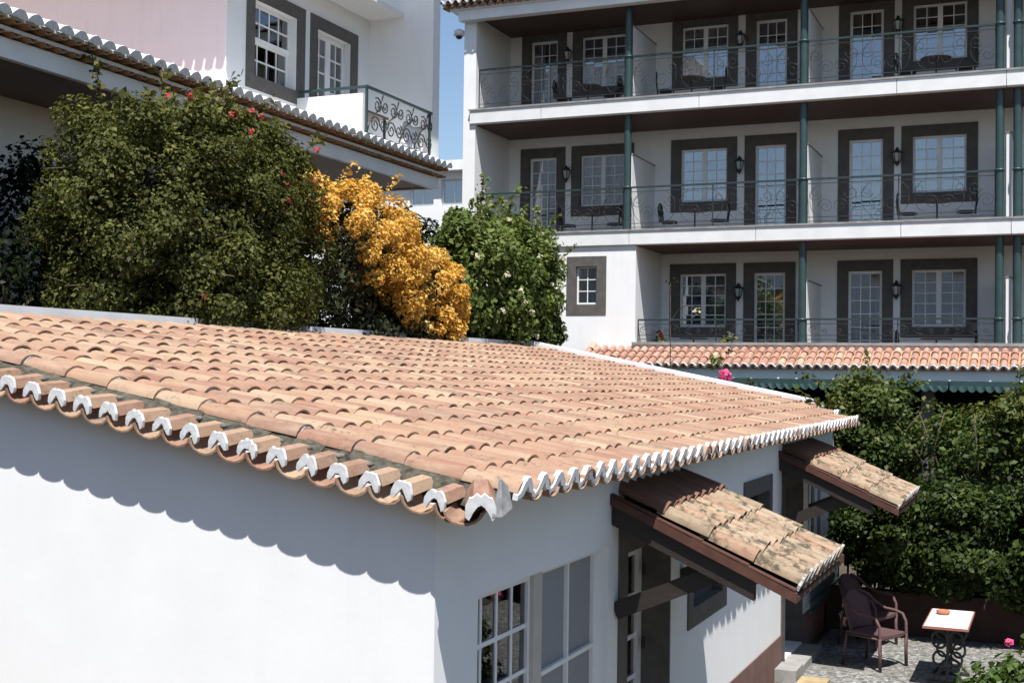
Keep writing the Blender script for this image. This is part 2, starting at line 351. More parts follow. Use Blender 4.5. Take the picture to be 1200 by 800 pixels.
def surround(part, P, eu, ev, en, u0, u1, v0, v1, wd, proud, sill=True, mat='surround', inner=.12):
    mb = MB(); B = lambda a, b, c, d: obox(mb, P, eu, ev, en, a, b, c, d, -inner, proud)
    e = .005; B(u0-wd, u0+e, v0-(wd if sill else 0), v1+wd); B(u1-e, u1+wd, v0-(wd if sill else 0), v1+wd); B(u0+e, u1-e, v1-e, v1+wd)
    if sill: B(u0+e, u1-e, v0-wd, v0+e)
    return mb.build('surround', mat, part)

# ------------------------------------------------------------------ roof tiles
def cover_mesh(L, r0, r1, h=.85, th=.014, n=7, jit=0., name='roof_tile', mat='tile'):
    """barrel tile, hollow below: local x runs down the slope, wide end at x = L/2"""
    V, F = [], []
    rr = random.Random(hash((round(L, 2), jit, n, round(r0, 3)))); sk = [rr.uniform(-jit, jit) for _ in range(4)]
    for k, (x, r) in enumerate(((-L/2, r1), (L/2, r0))):
        for inner in (0, 1):
            q = r-th*inner
            for i in range(n+1):
                a = math.pi*i/n; V.append((x+sk[k]*.5, -q*math.cos(a)+sk[2]*k, q*h*math.sin(a)+sk[3]*(1 if k else -1)*.4))
    m = n+1; o0, i0, o1, i1 = 0, m, 2*m, 3*m
    for i in range(n):
        F += [(o0+i+1, o0+i, o1+i, o1+i+1), (i0+i, i0+i+1, i1+i+1, i1+i), (o1+i, i1+i, i1+i+1, o1+i+1), (o0+i+1, i0+i+1, i0+i, o0+i)]
    F += [(o0, i0, i1, o1), (o0+n, o1+n, i1+n, i0+n)]
    return V, F
def tile_set(L, r0, r1, k=5, mat='tile', h=.85, n=7, name='roof_tile', th=.014):
    out = []
    for i in range(k):
        V, F = cover_mesh(L*(1+.01*(i-2)), r0*(1+.02*(i % 3-1)), r1, h, th, n, .004*(i+1)/k)
        me = mesh(name, V, F, mat)
        sm = [True]*len(me.polygons); me.polygons.foreach_set('use_smooth', sm); me.set_sharp_from_angle(angle=R_(40))
        out.append(me)
    return out
def frame4(origin, x, y):
    x = Vector(x).normalized(); y = Vector(y).normalized(); z = x.cross(y).normalized(); y = z.cross(x)
    m = Matrix((x, y, z)).transposed().to_4x4(); m.translation = Vector(origin); return m
def jitm(m, a=.012, t=.004):
    return m @ Matrix.Translation((random.gauss(0, t*1.5), random.gauss(0, t), random.gauss(0, t*.4))) @ Matrix.Rotation(random.gauss(0, a), 4, 'Z') @ Matrix.Rotation(random.gauss(0, a*.7), 4, 'Y')
class Bulk:
    """many copies of small templates joined into one mesh with a per-copy tint"""
    def __init__(s): s.V = []; s.F = []; s.T = []; s.n = 0
    def add(s, V, F, m4, tint):
        A = np.asarray(V) @ np.array(m4.to_3x3()).T + np.array(m4.translation); s.V.append(A); s.F.append(np.asarray(F)+s.n); s.T.append(np.full(len(A), tint)); s.n += len(A)
    def build(s, name, mat, parent, smooth=True, kind='stuff'):
        me = fastmesh(name, np.concatenate(s.V), np.concatenate(s.F), mat, np.concatenate(s.T), smooth)
        if smooth: me.set_sharp_from_angle(angle=R_(40))
        o = put(name, me, parent)
        if kind: o['kind'] = kind
        return o

# ------------------------------------------------------------------ foliage
def unit(a): return a/np.maximum(1e-9, np.linalg.norm(a, axis=1, keepdims=True))
def leaf_mesh(name, P, Nrm, size, mat, tint, aspect=.62, fold=.18, rs=rng):
    n = len(P); Nrm = unit(Nrm); t = unit(np.cross(Nrm, rs.normal(size=(n, 3)))); b = np.cross(Nrm, t)
    s = (size*rs.uniform(.45, 1.5, n))[:, None]
    L, W = s, s*aspect*.5
    v0 = P-t*L*.5; v2 = P+t*L*.5-Nrm*L*fold*.6; v1 = P+b*W+Nrm*L*fold*.5-t*L*.05; v3 = P-b*W+Nrm*L*fold*.5-t*L*.05
    V = np.stack([v0, v1, v2, v3], 1).reshape(-1, 3); F = np.arange(n*4).reshape(-1, 4)
    return fastmesh(name, V, F, mat, np.repeat(np.clip(tint, 0, 1), 4))
def clumps(n, sampler, seed, rc=(.2, .42), per=180, shell=.55):
    rs = np.random.default_rng(seed); Cn, out, nr, cid = [], [], [], []
    for k in range(n):
        c, o = sampler(rs); r = rs.uniform(*rc); m = int(per*(r/np.mean(rc))**2)
        d = unit(rs.normal(size=(m, 3))); rad = r*(1-shell*rs.random(m)**1.6)
        p = np.array(c)+d*rad[:, None]*np.array([1, 1, .85])
        out.append(p); nr.append(d*.55+np.array(o)*.45+rs.normal(size=(m, 3))*.55+np.array([0, 0, .55])); cid.append(np.full(m, rs.random()))
    return np.concatenate(out), np.concatenate(nr), np.concatenate(cid), rs
def ellip(c, ax, pw=2.6, rho=(.72, 1.), cut=None):
    c = np.array(c, float); ax = np.array(ax, float)
    def f(rs):
        while True:
            d = unit(rs.normal(size=(1, 3)))[0]; q = (np.abs(d)**pw).sum()**(-1/pw)
            k = rs.uniform(*rho) if rs.random() < .8 else rs.uniform(.35, rho[0])
            p = c+d*q*ax*k
            if cut is None or cut(p, d): return p, d
    return f
def bush(name, label, cat, base, parts_, mat, size, trunk=True, group=None, limbs=10, tintfun=None, aspect=.62, limb_mat='bark', twigs=0):
    """parts_: list of (sampler, clumps, rc, per, seed)"""
    root = thing(name, label, cat, base, group); Ps, Ns, Ts = [], [], []
    cs = []
    for (smp, n, rc, per, seed) in parts_:
        P, Nn, cid, rs = clumps(n, smp, seed, rc, per); Ps.append(P); Ns.append(Nn)
        tt = .25+.3*cid+rs.normal(size=len(P))*.16
        Ts.append(tt)
        for k in range(limbs): cs.append(smp(rs)[0])
    P = np.concatenate(Ps); Nn = np.concatenate(Ns); T = np.concatenate(Ts)
    if tintfun is not None: T = tintfun(P, T)
    put('foliage', leaf_mesh('foliage', P, Nn, size, mat, T, aspect), root)
    mb = MB(); b = Vector(base)
    for c in cs:
        c = Vector(c); s = b+Vector((random.uniform(-.3, .3), random.uniform(-.3, .3)*(2 if len(cs) > 12 else 1), 0)); mid = s.lerp(c, .5)+Vector((random.uniform(-.2, .2), random.uniform(-.2, .2), random.uniform(0, .3)))
        mb.tube([s, s.lerp(mid, .55)+Vector((0, 0, .06)), mid, mid.lerp(c, .6)+Vector((0, 0, .08)), c], .035, 5, .007)
    mb.build('stems', limb_mat, root, True)['kind'] = 'stuff'
    if twigs:
        mb = MB(); r4 = np.random.default_rng(77)
        for k in range(twigs):
            p, d = parts_[0][0](r4); p = Vector(p); d = Vector(d); e = p+d*r4.uniform(.12, .3)+Vector(r4.normal(size=3)*.06); s = p-d*.15+Vector(r4.normal(size=3)*.08)
            mb.tube([s, s.lerp(e, .5)+Vector(r4.normal(size=3)*.04), e], .007, 4, .003)
        mb.build('twigs', 'twig', root)['kind'] = 'stuff'
    return root
def cluster(parent, name, c, r, n, mat, size, seed, out=(0, 0, 1)):
    rs = np.random.default_rng(seed); d = unit(rs.normal(size=(n, 3))); p = np.array(c)+d*(r*rs.random((n, 1))**.5)
    return put(name, leaf_mesh(name, p, d+np.array(out)*.8, size, mat, rs.random(n), .85, .25, rs), parent)
def sprig(mb, a, b, sag=.1, r=.008, n=6):
    a, b = Vector(a), Vector(b); pts = [a.lerp(b, i/n)+Vector((0, 0, sag*math.sin(math.pi*i/n))) for i in range(n+1)]
    mb.tube(pts, r, 4, r*.4); return pts
#PARTS
# ================================================================== SETTING
X_, Y_, Z_ = Vector((1, 0, 0)), Vector((0, 1, 0)), Vector((0, 0, 1))
def struct(o): o['kind'] = 'structure'; return o
gm = MB(); gm.add([(-700, -700, G), (700, -700, G), (700, 900, G), (-700, 900, G)], [(0, 1, 2, 3)])
o = struct(gm.build('ground', 'soil')); o['label'] = 'dark earth ground around and between the buildings'
gm = MB(); gm.add([(-2.9, 4, G+.004), (1.6, 4, G+.004), (1.6, 18.4, G+.004), (-2.9, 18.4, G+.004)], [(0, 1, 2, 3)])
o = struct(gm.build('patio_paving', 'ground')); o['label'] = 'pale grey gravel paving of the patio'
# wing added behind the viewer to darken window reflections and block sky fill
back = thing('added_wing', 'unseen white wing added to darken the balcony window reflections', 'building', (-12, -25, G))
wall('wall', (9, -27, G), -Vector((1, 0, 0)), Vector((0, 0, 1)), Vector((0, 1, 0)), 22, 7.4-G, [(2+4*i, 3.2+4*i, 3*j+1.2, 3*j+3.2) for i in range(5) for j in range(2)], .3, 'white', back)
wall('wall', (-13, -27, G), -Vector((1, 0, 0)), Vector((0, 0, 1)), Vector((0, 1, 0)), 24, 8.9-G, [(2+4*i, 3.2+4*i, 3*j+1.2, 3*j+3.2) for i in range(5) for j in range(4)], .3, 'white', back)
MB().box((-37, -36, G), (9, -27.31, G+.1)).build('floor', 'room', back); MB().box((-12.55, -36, 7.4), (9.4, -26.5, 7.65)).build('roof', 'brown_tile', back); MB().box((-37.4, -36, 8.9), (-12.6, -26.5, 9.15)).build('roof', 'brown_tile', back)
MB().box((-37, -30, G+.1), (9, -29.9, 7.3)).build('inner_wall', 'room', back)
o = struct(MB().box((-60, -8, G-.2), (-8.52, 24, .2)).build('upper_terrace', 'soil')); o['label'] = 'raised planting terrace behind the tiled roof'

# ================================================================== THE COTTAGE (near tiled house)
XE, Z0, S = -2.60, -.642, .188
XW, YW, XB, YF = -3.02, 6.05, -8.36, 20.15
zr = lambda x: Z0+S*(XE-x)
house = thing('tiled_cottage', 'low white cottage with a wide shallow terracotta tiled roof', 'house', (-5.5, 12.5, G))
# walls
openings = []   # (y0, y1, z0, z1)
OP = dict(win=(6.6, 7.69, -2.55, -1.27), slide=(7.69, 8.89, G+.05, -1.27), door=(9.31, 10.51, G+.12, -1.36), w2=(11.25, 12.34, -2.11, -1.30), w3=(13.43, 14.53, -2.11, -1.30), door2=(15.48, 16.68, G+.12, -1.36), w4=(17.05, 18.5, -2.98, -1.36))
wr = wall('wall', (XW, YW, G), Y_, Z_, X_, 19.2-YW, -.70-G, [(a-YW, b-YW, c-G, d-G) for a, b, c, d in OP.values()], .22, 'white', house)
wl = MB(); x0, x1 = XW-.22, XB+.06; t = .2
wl.hexa([(x1, YW, G), (x0, YW, G), (x0, YW+t, G), (x1, YW+t, G), (x1, YW, zr(x1)-.13), (x0, YW, zr(x0)-.13), (x0, YW+t, zr(x0)-.13), (x1, YW+t, zr(x1)-.13)])
wl.build('wall', 'white', house)
MB().hexa([(x1, 19.0, G), (x0, 19.0, G), (x0, 19.2, G), (x1, 19.2, G), (x1, 19.0, zr(x1)-.13), (x0, 19.0, zr(x0)-.13), (x0, 19.2, zr(x0)-.13), (x1, 19.2, zr(x1)-.13)]).build('wall', 'white', house)
MB().box((x1-.04, YW, G), (x1, 19.2, zr(x1)-.13)).build('wall', 'white', house)
MB().box((XB, YW+.2, G), (XW-.22, 19, G+.05)).build('floor', 'room', house)
for a, b in ((10.53, 15.27), (16.70, 19.2)):
    MB().box((XW-.002, a, G), (XW+.014, b, -3.09)).build('plinth', 'plinth', house)
# windows and doors
def part(name, parent, base): # an Empty part
    o = bpy.data.objects.new(name, None); C.objects.link(o); o.parent = parent; o.matrix_parent_inverse = WORLD[parent.name].inverted()
    m = Matrix.Translation(Vector(base)); o.matrix_basis = m; WORLD[o.name] = m; o.empty_display_size = .2; return o
XG = -3.14
P0 = (XG, 0, 0)
wn = part('window', house, (XG, 7.1, -2.5))
glazed(wn, P0, Y_, Z_, X_, 6.61, 7.61, -2.52, -1.30, 1, 4, 4, .035, .028, gl='glass_near')
curtain(wn, P0, Y_, Z_, X_, 6.62, 7.16, -2.5, -1.3, -.10, 'curtain', .025, 5); curtain(wn, P0, Y_, Z_, X_, 7.36, 7.6, -2.5, -1.3, -.10, 'curtain', .025, 3)
MB().box((XG-.05, 7.612, -2.55), (XG+.05, 7.76, -1.272)).build('mullion_post', 'beige', wn)
MB().box((XG-.08, 6.6, -2.60), (XW+.03, 7.69, -2.551)).build('sill', 'trim', wn)
sd = part('sliding_door', house, (XG, 8.3, G))
mb = MB()
for a, b, c, d in ((7.762, 7.81, G+.06, -1.275), (8.84, 8.888, G+.06, -1.275), (7.81, 8.84, -1.325, -1.275), (7.81, 8.84, G+.06, G+.14), (8.30, 8.328, G+.14, -1.325), (7.81, 8.30, -2.00, -1.97), (8.328, 8.84, -2.00, -1.97), (7.81, 8.30, -2.70, -2.67), (8.328, 8.84, -2.70, -2.67)):
    mb.box((XG-.02, a, c), (XG+.025, b, d))
mb.build('door_frame', 'white_paint', sd)
for a, b in ((7.81, 8.30), (8.328, 8.84)):
    for c, d in ((-1.97, -1.325), (-2.67, -2.00), (G+.14, -2.70)):
        MB().box((XG-.012, a+.001, c+.001), (XG-.004, b-.001, d-.001)).build('screen_panel', 'screen', sd)
def timber_door(y0, y1):
    d = part('door', house, (XW, (y0+y1)/2, G)); z1 = -1.36; XD = -3.27
    mb = MB()
    mb.box((XD, y0-.19, G+.1), (XW+.016, y0+.006, z1+.22)); mb.box((XD, y0+.006, z1-.006), (XW+.016, y1-.012, z1+.22)); mb.box((XD, y1-.012, G+.1), (XW+.006, y1+.018, z1+.22))
    mb.build('surround', 'surround', d)
    glazed(d, (XD-.02, 0, 0), Y_, Z_, X_, y0+.02, y1-.01, G+.16, z1-.02, 2, 1, 5, .14, .04, gl='glass_near')
    curtain(d, (XD-.02, 0, 0), Y_, Z_, X_, y0+.03, y1-.02, G+.2, z1-.05, -.1, 'curtain', .02, 8)
    for z in (-1.66, -2.28): MB().box((XD+.03, y1-.09, z-.05), (XD+.055, y1-.06, z+.05)).build('door_handle', 'iron', d)
    MB().box((XD-.1, y0-.19, G), (XW+.25, y1+.02, G+.098)).build('doorstep', 'concrete', d)
timber_door(9.31, 10.51); timber_door(15.48, 16.68)
for k in ('w2', 'w3'):
    a, b, c, d = OP[k]; wn = part('window', house, (XW, (a+b)/2, c))
    surround(wn, (XW, 0, 0), Y_, Z_, X_, a, b, c, d, .17, .015, inner=.12)
    glazed(wn, (XW-.12, 0, 0), Y_, Z_, X_, a+.004, b-.004, c+.004, d-.004, 2, 1, 2, .045, .025, mat='surround', gl='glass_near')
    curtain(wn, (XW-.12, 0, 0), Y_, Z_, X_, a, b, c, d, -.15, 'curtain', .02, 6)
a, b, c, d = OP['w4']; wn = part('window', house, (XW, (a+b)/2, c))
glazed(wn, (XW-.08, 0, 0), Y_, Z_, X_, a+.003, b-.003, c+.003, d-.003, 3, 1, 1, .06, .03, gl='glass_near'); curtain(wn, (XW-.08, 0, 0), Y_, Z_, X_, a, b, c, d, -.12, 'curtainw', .02, 8)
# ---- roof deck
roof = MB(); top = .085
xcut = lambda y: -2.62 if y < 18.5 else -2.62-(y-18.5)*.53
prof = [(XB, 6.08), (-2.82, 6.08), (-2.82, 18.5), (-3.55, YF), (XB, YF)]
n = len(prof); vv = [(x, y, zr(x)-top) for x, y in prof]+[(x, y, zr(x)-top-.035) for x, y in prof]
roof.add(vv, [tuple(range(n)), tuple(range(2*n-1, n-1, -1))]+[(i, i+n, (i+1) % n+n, (i+1) % n) for i in range(n)])
deck = roof.build('roof', 'dirt', house)
dn = Vector((1, 0, -S)).normalized()
PITCH_Y, EXP = .239, .343
L = .44
TS = tile_set(L, .106, .090, 6, 'tile', .66, 8, th=.018); TPL = cover_mesh(L, .106, .090, .66, .018, 6); PAN = cover_mesh(L+.02, .088, .098, .62, .012, 5)
cols = [6.27+PITCH_Y*j for j in range(int((YF-6.27-.06)/PITCH_Y)+1)]
cov = []; bulk = Bulk(); pan = Bulk(); first = {}
for j, y in enumerate(cols):
    for k in range(17):
        xl = XE-k*EXP+random.gauss(0, .004)
        if xl-.02 > xcut(y)+.06 or xl-L*.98 < XB-.05: continue
        first.setdefault(j, XE-k*EXP)
        cx = xl-L/2*dn.x
        m = frame4((cx+random.gauss(0, .004)+.006*math.sin(j*.4+k), y+random.gauss(0, .006)+.010*math.sin(k*1.3+j*.21), zr(cx)-.004+random.gauss(0, .0025)), dn+Vector((0, random.gauss(0, .016), .026+random.gauss(0, .006))), (0, 1, 0))
        cov.append(((Vector(m.translation)).length, j, k, m))
        cx2 = xl+.01-L/2*dn.x
        mp = frame4((cx2, y+PITCH_Y/2, zr(cx2)-.004), dn+Vector((0, 0, .035)), (0, 1, 0)) @ Matrix.Rotation(math.pi, 4, 'X')
        pan.add(*PAN, mp, random.random())
cov.sort(key=lambda c: c[0])
for i, (d, j, k, m) in enumerate(cov):
    if i < 300: put('roof_tile', TS[(j*7+k*3) % 6], deck, m)
    else: bulk.add(*TPL, m, random.random())
bulk.build('roof_tile_field', 'tile_attr', deck); pan.build('pan_tile_field', 'pan_attr', deck)
# whitewashed mortar at the eave ends
def wave_cap(hw, prof_top, prof_bot, th):
    ys = sorted({s*p for p in [q[0] for q in prof_top]+[q[0] for q in prof_bot] for s in (-1, 1)}); ys = [y for y in ys if abs(y) <= hw+1e-6]
    ev = lambda pr, y: float(np.interp(abs(y), [p[0] for p in pr], [p[1] for p in pr]))
    V, F = [], []
    for x in (0, th):
        for y in ys: V += [(x, y, ev(prof_bot, y)), (x, y, ev(prof_top, y))]
    m = len(ys)
    for i in range(m-1):
        a, b = 2*i, 2*i+2; c, d = a+2*m, b+2*m
        F += [(a, a+1, b+1, b), (c, d, d+1, c+1), (a+1, c+1, d+1, b+1), (a, b, d, c)]
    F += [(0, 2*m, 2*m+1, 1), (2*m-2, 2*m-1, 4*m-1, 4*m-2)]
    return V, F
def rough_caps(hw, pt, pb, th, k, mat, name, amp=.006):
    out = []
    for i in range(k):
        r2 = random.Random(100+i); pt2 = [(a, b+r2.uniform(-amp, amp)) for a, b in pt]; pb2 = [(a, b+r2.uniform(-amp, amp)) for a, b in pb]
        out.append(mesh(name, *wave_cap(hw, pt2, pb2, th), mat))
    return out
CAP = rough_caps(PITCH_Y/2, [(0, .078), (.015, .076), (.03, .068), (.05, .048), (.065, .028), (.08, .008), (.1, -.010), (PITCH_Y/2, -.014)], [(0, .036), (.022, .006), (.045, -.026), (.07, -.034), (.1, -.044), (PITCH_Y/2, -.048)], .03, 12, 'mortar', 'mortar_cap', .009)
for j, y in enumerate(cols):
    x = first[j]-.018
    put('mortar_cap', random.choice(CAP), deck, frame4((x, y, zr(x)+.012), dn, (0, 1, 0)) @ Matrix.Rotation(random.gauss(0, .02), 4, 'X'))
# verge eave along the end wall: short tiles pointing at the camera side
VP = .193
VT = tile_set(.25, .066, .060, 5, 'tile', .92, 3, 'verge_tile', .016); VPAN = []
for i in range(4):
    V, F = cover_mesh(.36, .104, .10, .70, .014, 7, .003*i); me = mesh('verge_pan_tile', V, F, 'tile'); me.polygons.foreach_set('use_smooth', [True]*len(me.polygons)); me.set_sharp_from_angle(angle=R_(40)); VPAN.append(me)
VCAP = rough_caps(.060, [(0, .056), (.015, .060), (.03, .054), (.045, .040), (.060, .006)], [(0, .020), (.015, .006), (.03, -.014), (.045, -.036), (.060, -.030)], .022, 12, 'mortar', 'mortar_cap', .009)
bl = rng
def lump(r, seed, mat, name, flat=.5):
    rs = np.random.default_rng(seed); mb = MB(); n = 7; prof_ = [(.02, -1), (.75, -.7), (1, 0), (.75, .7), (.02, 1)]
    mb.lathe([(a*r, b*r*flat) for a, b in prof_], (0, 0, 0), n)
    mb.v = [tuple(np.array(p)*rs.uniform(.75, 1.25)) for p in mb.v]
    return mesh(name, mb.v, mb.f, mat, True)
LUMP = [lump(.055, s, 'bedding', 'mortar_lump', .35) for s in range(5)]; LUMPW = [lump(.04, 20+s, 'mortar', 'mortar_lump', .3) for s in range(3)]
x = -2.93; i = 0
vd = Vector((0, -1, -.10))
while x > XB+.05:
    g = lambda y: zr(x)-.062+(y-6.15)*.10
    m = frame4((x, 5.995, g(5.995)), vd+Vector((random.gauss(0, .02), 0, random.gauss(0, .015))), (1, 0, -S))
    put('verge_tile', VT[i % 5], deck, m)
    put('mortar_cap', VCAP[(i*5) % 12], deck, frame4((x, 5.868, g(5.87)+.004), vd, (1, 0, -S)) @ Matrix.Rotation(random.gauss(0, .04), 4, 'X'))
    xp = x+VP/2; gp = lambda y: zr(xp)-.075+(y-6.15)*.10
    put('verge_pan_tile', VPAN[i % 4], deck, frame4((xp, 6.03, gp(6.03)), vd, (1, 0, -S)) @ Matrix.Rotation(math.pi, 4, 'X'))
    put('mortar_lump', LUMP[i % 5], deck, Matrix.Translation((x+random.gauss(0, .02), 6.125, zr(x)-.045)) @ Matrix.Rotation(random.random()*3, 4, 'Z'))
    x -= VP; i += 1
# grey mortar bedding along the first column of field tiles
plug = []
for i in range(3):
    mb = MB(); k = 8; rr = random.Random(i); pts = [(0, -.084*math.cos(math.pi*a/k)*rr.uniform(.9, 1.02), .075*math.sin(math.pi*a/k)*rr.uniform(.85, 1.0)-.004) for a in range(k+1)]
    mb.add([p for p in pts]+[(.03, p[1]*.95, p[2]*.9) for p in pts], [tuple(range(k, -1, -1)), tuple(range(k+1, 2*k+2))]+[(a, a+1, a+k+2, a+k+1) for a in range(k)]); plug.append(mesh('mortar_plug', mb.v, mb.f, 'greymortar'))
for d, j, k, m in cov:
    if (j == 0 and k > 0) or (j in (1, 2) and random.random() < .35):
        put('mortar_plug', plug[k % 3], deck, m @ Matrix.Translation((L/2-.026, 0, -.003)))
    if j in (0, 1, 2) and 2 < k < 8 and random.random() < .25:
        put('mortar_lump', LUMPW[k % 3], deck, m @ Matrix.Translation((random.uniform(-.1, .1), .10, .02)))
gv = MB()   # mossy bedding strip in the groove
for a in np.arange(-2.7, XB, -.12):
    b = max(a-.12, XB); gv.hexa([(b, 6.05, zr(b)-.11), (a, 6.05, zr(a)-.11), (a, 6.24, zr(a)-.11), (b, 6.24, zr(b)-.11), (b, 6.10+random.uniform(-.02, .02), zr(b)-.05+random.uniform(-.015, .012)), (a, 6.10, zr(a)-.05), (a, 6.215, zr(a)+.022), (b, 6.215, zr(b)+.022+random.uniform(-.01, .01))])
gv.build('mortar_bed', 'dirt', deck)
# corner hip tile with its mortar fin
V, F = cover_mesh(.36, .082, .074, .85, .018, 3); me = mesh('corner_tile', V, F, 'tile')
put('corner_tile', me, deck, frame4((-2.735, 5.995, zr(-2.73)-.035), (.42, -.9, -.16), (.9, .42, 0)))
mb = MB(); mb.add([(-2.60, 5.835, zr(-2.6)-.085), (-2.555, 5.86, zr(-2.6)-.085), (-2.545, 5.97, zr(-2.6)-.05), (-2.62, 5.95, zr(-2.6)-.04), (-2.572, 5.855, zr(-2.6)+.10), (-2.562, 5.862, zr(-2.6)+.105), (-2.56, 5.95, zr(-2.6)+.06), (-2.585, 5.94, zr(-2.6)+.05)], [(0, 3, 2, 1), (4, 5, 6, 7), (0, 1, 5, 4), (1, 2, 6, 5), (2, 3, 7, 6), (3, 0, 4, 7)])
mb.build('mortar_fin', 'greymortar', deck)
put('mortar_cap', VCAP[2], deck, frame4((-2.662, 5.835, zr(-2.6)-.045), (.42, -.9, -.16), (.9, .42, 0)) @ Matrix.Scale(1.3, 4))
for nm, dx, dy, a in (('corner_pan_tile', -2.80, 6.0, (.25, -1, -.12)),):
    put(nm, VPAN[0], deck, frame4((dx, dy, zr(dx)-.085), a, Vector(a).cross(Z_)*-1) @ Matrix.Rotation(math.pi, 4, 'X'))
# flashings
fl = MB(); fl.box((XB-.16, 6.0, zr(XB)-.12), (XB-.02, YF+.1, zr(XB)+.085)); fl.build('ridge_flashing', 'flashing', house)
fl = MB(); a, b = XB-.02, -3.42
fl.hexa([(a, YF, zr(a)-.14), (b, YF, zr(b)-.14), (b, YF+.12, zr(b)-.14), (a, YF+.12, zr(a)-.14), (a, YF, zr(a)+.10), (b, YF, zr(b)+.10), (b, YF+.12, zr(b)+.115), (a, YF+.12, zr(a)+.115)])
fl.build('verge_flashing', 'flashing', house)
# ---- two porch roofs over the doors
AT = tile_set(.43, .086, .074, 5, 'old', 1.0, 7, 'porch_tile'); ATN = tile_set(.43, .086, .074, 3, 'shaded_tile', 1.0, 7, 'porch_tile'); APAN = [mesh('porch_pan_tile', *cover_mesh(.44, .075, .085, .7, .012, 5), 'old')]
ACAP = rough_caps(.105, [(0, .086), (.03, .078), (.06, .048), (.085, .004), (.105, -.004)], [(0, .05), (.03, .035), (.05, -.005), (.085, -.035), (.105, -.04)], .022, 6, 'mortar_old', 'mortar_cap', .008)
ad = Vector((1, 0, -.446)).normalized()
def porch(y0, wdt, seed):
    random.seed(seed)
    p = part('porch_roof', house, (XW, y0+wdt/2, -1.2))
    zp = lambda x: -.90-.446*(x-XW)
    x1 = -1.68; a = XW+.003
    B = lambda nm, mat, xa, xb, ya, yb, t0, t1: MB().hexa([(xa, ya, zp(xa)+t0), (xb, ya, zp(xb)+t0), (xb, yb, zp(xb)+t0), (xa, yb, zp(xa)+t0), (xa, ya, zp(xa)+t1), (xb, ya, zp(xb)+t1), (xb, yb, zp(xb)+t1), (xa, yb, zp(xa)+t1)]).build(nm, mat, p)
    B('deck_boards', 'darkwood', a, x1-.02, y0+.02, y0+wdt-.02, -.075, -.045)
    B('rake_board', 'rake', a, x1+.03, y0-.025, y0+.018, -.065, .004); B('rake_board', 'rake', a, x1+.03, y0+wdt-.018, y0+wdt+.025, -.065, .004)
    B('fascia_board', 'rake', x1-.018, x1+.012, y0+.02, y0+wdt-.02, -.085, -.05)
    for yy in (y0+.06, y0+wdt/2, y0+wdt-.06):
        B('rafter', 'darkwood', a, x1-.28, yy-.045, yy+.045, -.215, -.077)
    for yy in (y0+.15, y0+wdt-.15):
        MB().beam((XW+.004, yy, -1.765), (-2.15, yy, -1.39), .10, .125).build('brace', 'darkwood', p)
    nx = int((wdt-.28)/.208)
    for c in range(nx+1):
        y = y0+.25+.208*c
        for k in range(4):
            xl = x1+.02-k*.335; cx = xl-.215*ad.x
            if True:
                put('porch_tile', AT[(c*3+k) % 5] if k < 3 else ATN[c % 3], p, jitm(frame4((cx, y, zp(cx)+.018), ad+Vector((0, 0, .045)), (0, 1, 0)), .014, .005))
            if c: put('porch_pan_tile', APAN[0], p, frame4((cx+.008, y-.104, zp(cx)+.02), ad+Vector((0, 0, .04)), (0, 1, 0)) @ Matrix.Rotation(math.pi, 4, 'X'))
        put('mortar_cap', random.choice(ACAP), p, frame4((x1+.008, y, zp(x1)+.026), ad, (0, 1, 0)))
    for k in range(4):   # flat edge tiles along the rake
        xa = x1+.02-k*.335; MB().hexa([(xa-.4, y0-.02, zp(xa-.4)+.006), (xa, y0-.02, zp(xa)+.014), (xa, y0+.05, zp(xa)+.014), (xa-.4, y0+.05, zp(xa-.4)+.006), (xa-.4, y0-.02, zp(xa-.4)+.014), (xa, y0-.02, zp(xa)+.025), (xa, y0+.05, zp(xa)+.025), (xa-.4, y0+.05, zp(xa-.4)+.014)]).build('edge_tile', 'rake', p)
    return p
porch(8.93, 2.1, 1); porch(15.10, 2.25, 2)
# green iron grille in front of the far terrace window
gr = part('window_railing', house, (XW+.08, 18, -3.1)); mb = MB(); xr = XW+.09
for z in (-3.07, -2.22, -2.36, -2.93): mb.beam((xr, 16.78, z), (xr, 19.1, z), .03, .03)
for y in np.arange(16.8, 19.11, .115): mb.beam((xr, y, -3.06), (xr, y, -2.23), .016, .016, (0, 1, 0))
for y in np.arange(16.95, 19.0, .23):
    mb.tube([(xr, y+.05*math.cos(q), -2.64+.1*math.sin(q)) for q in np.linspace(0, 6.0, 10)], .010, 4)
for y in (16.8, 19.08): mb.beam((XW, y, -2.24), (xr, y, -2.24), .02, .02)
mb.build('grille_bars', 'green', gr)
random.seed(21)
# step and stone by the far door
o = MB().box((-3.0, 14.85, G), (-2.75, 15.28, G+.15)).build('garden_step', 'concrete'); tag(o, 'pale concrete step at the foot of the cottage wall', 'step')
o = MB().box((-2.72, 14.5, G), (-2.40, 15.05, G+.06)).build('stone_slab', 'sand'); tag(o, 'yellowish stone slab lying beside the concrete step', 'slab')
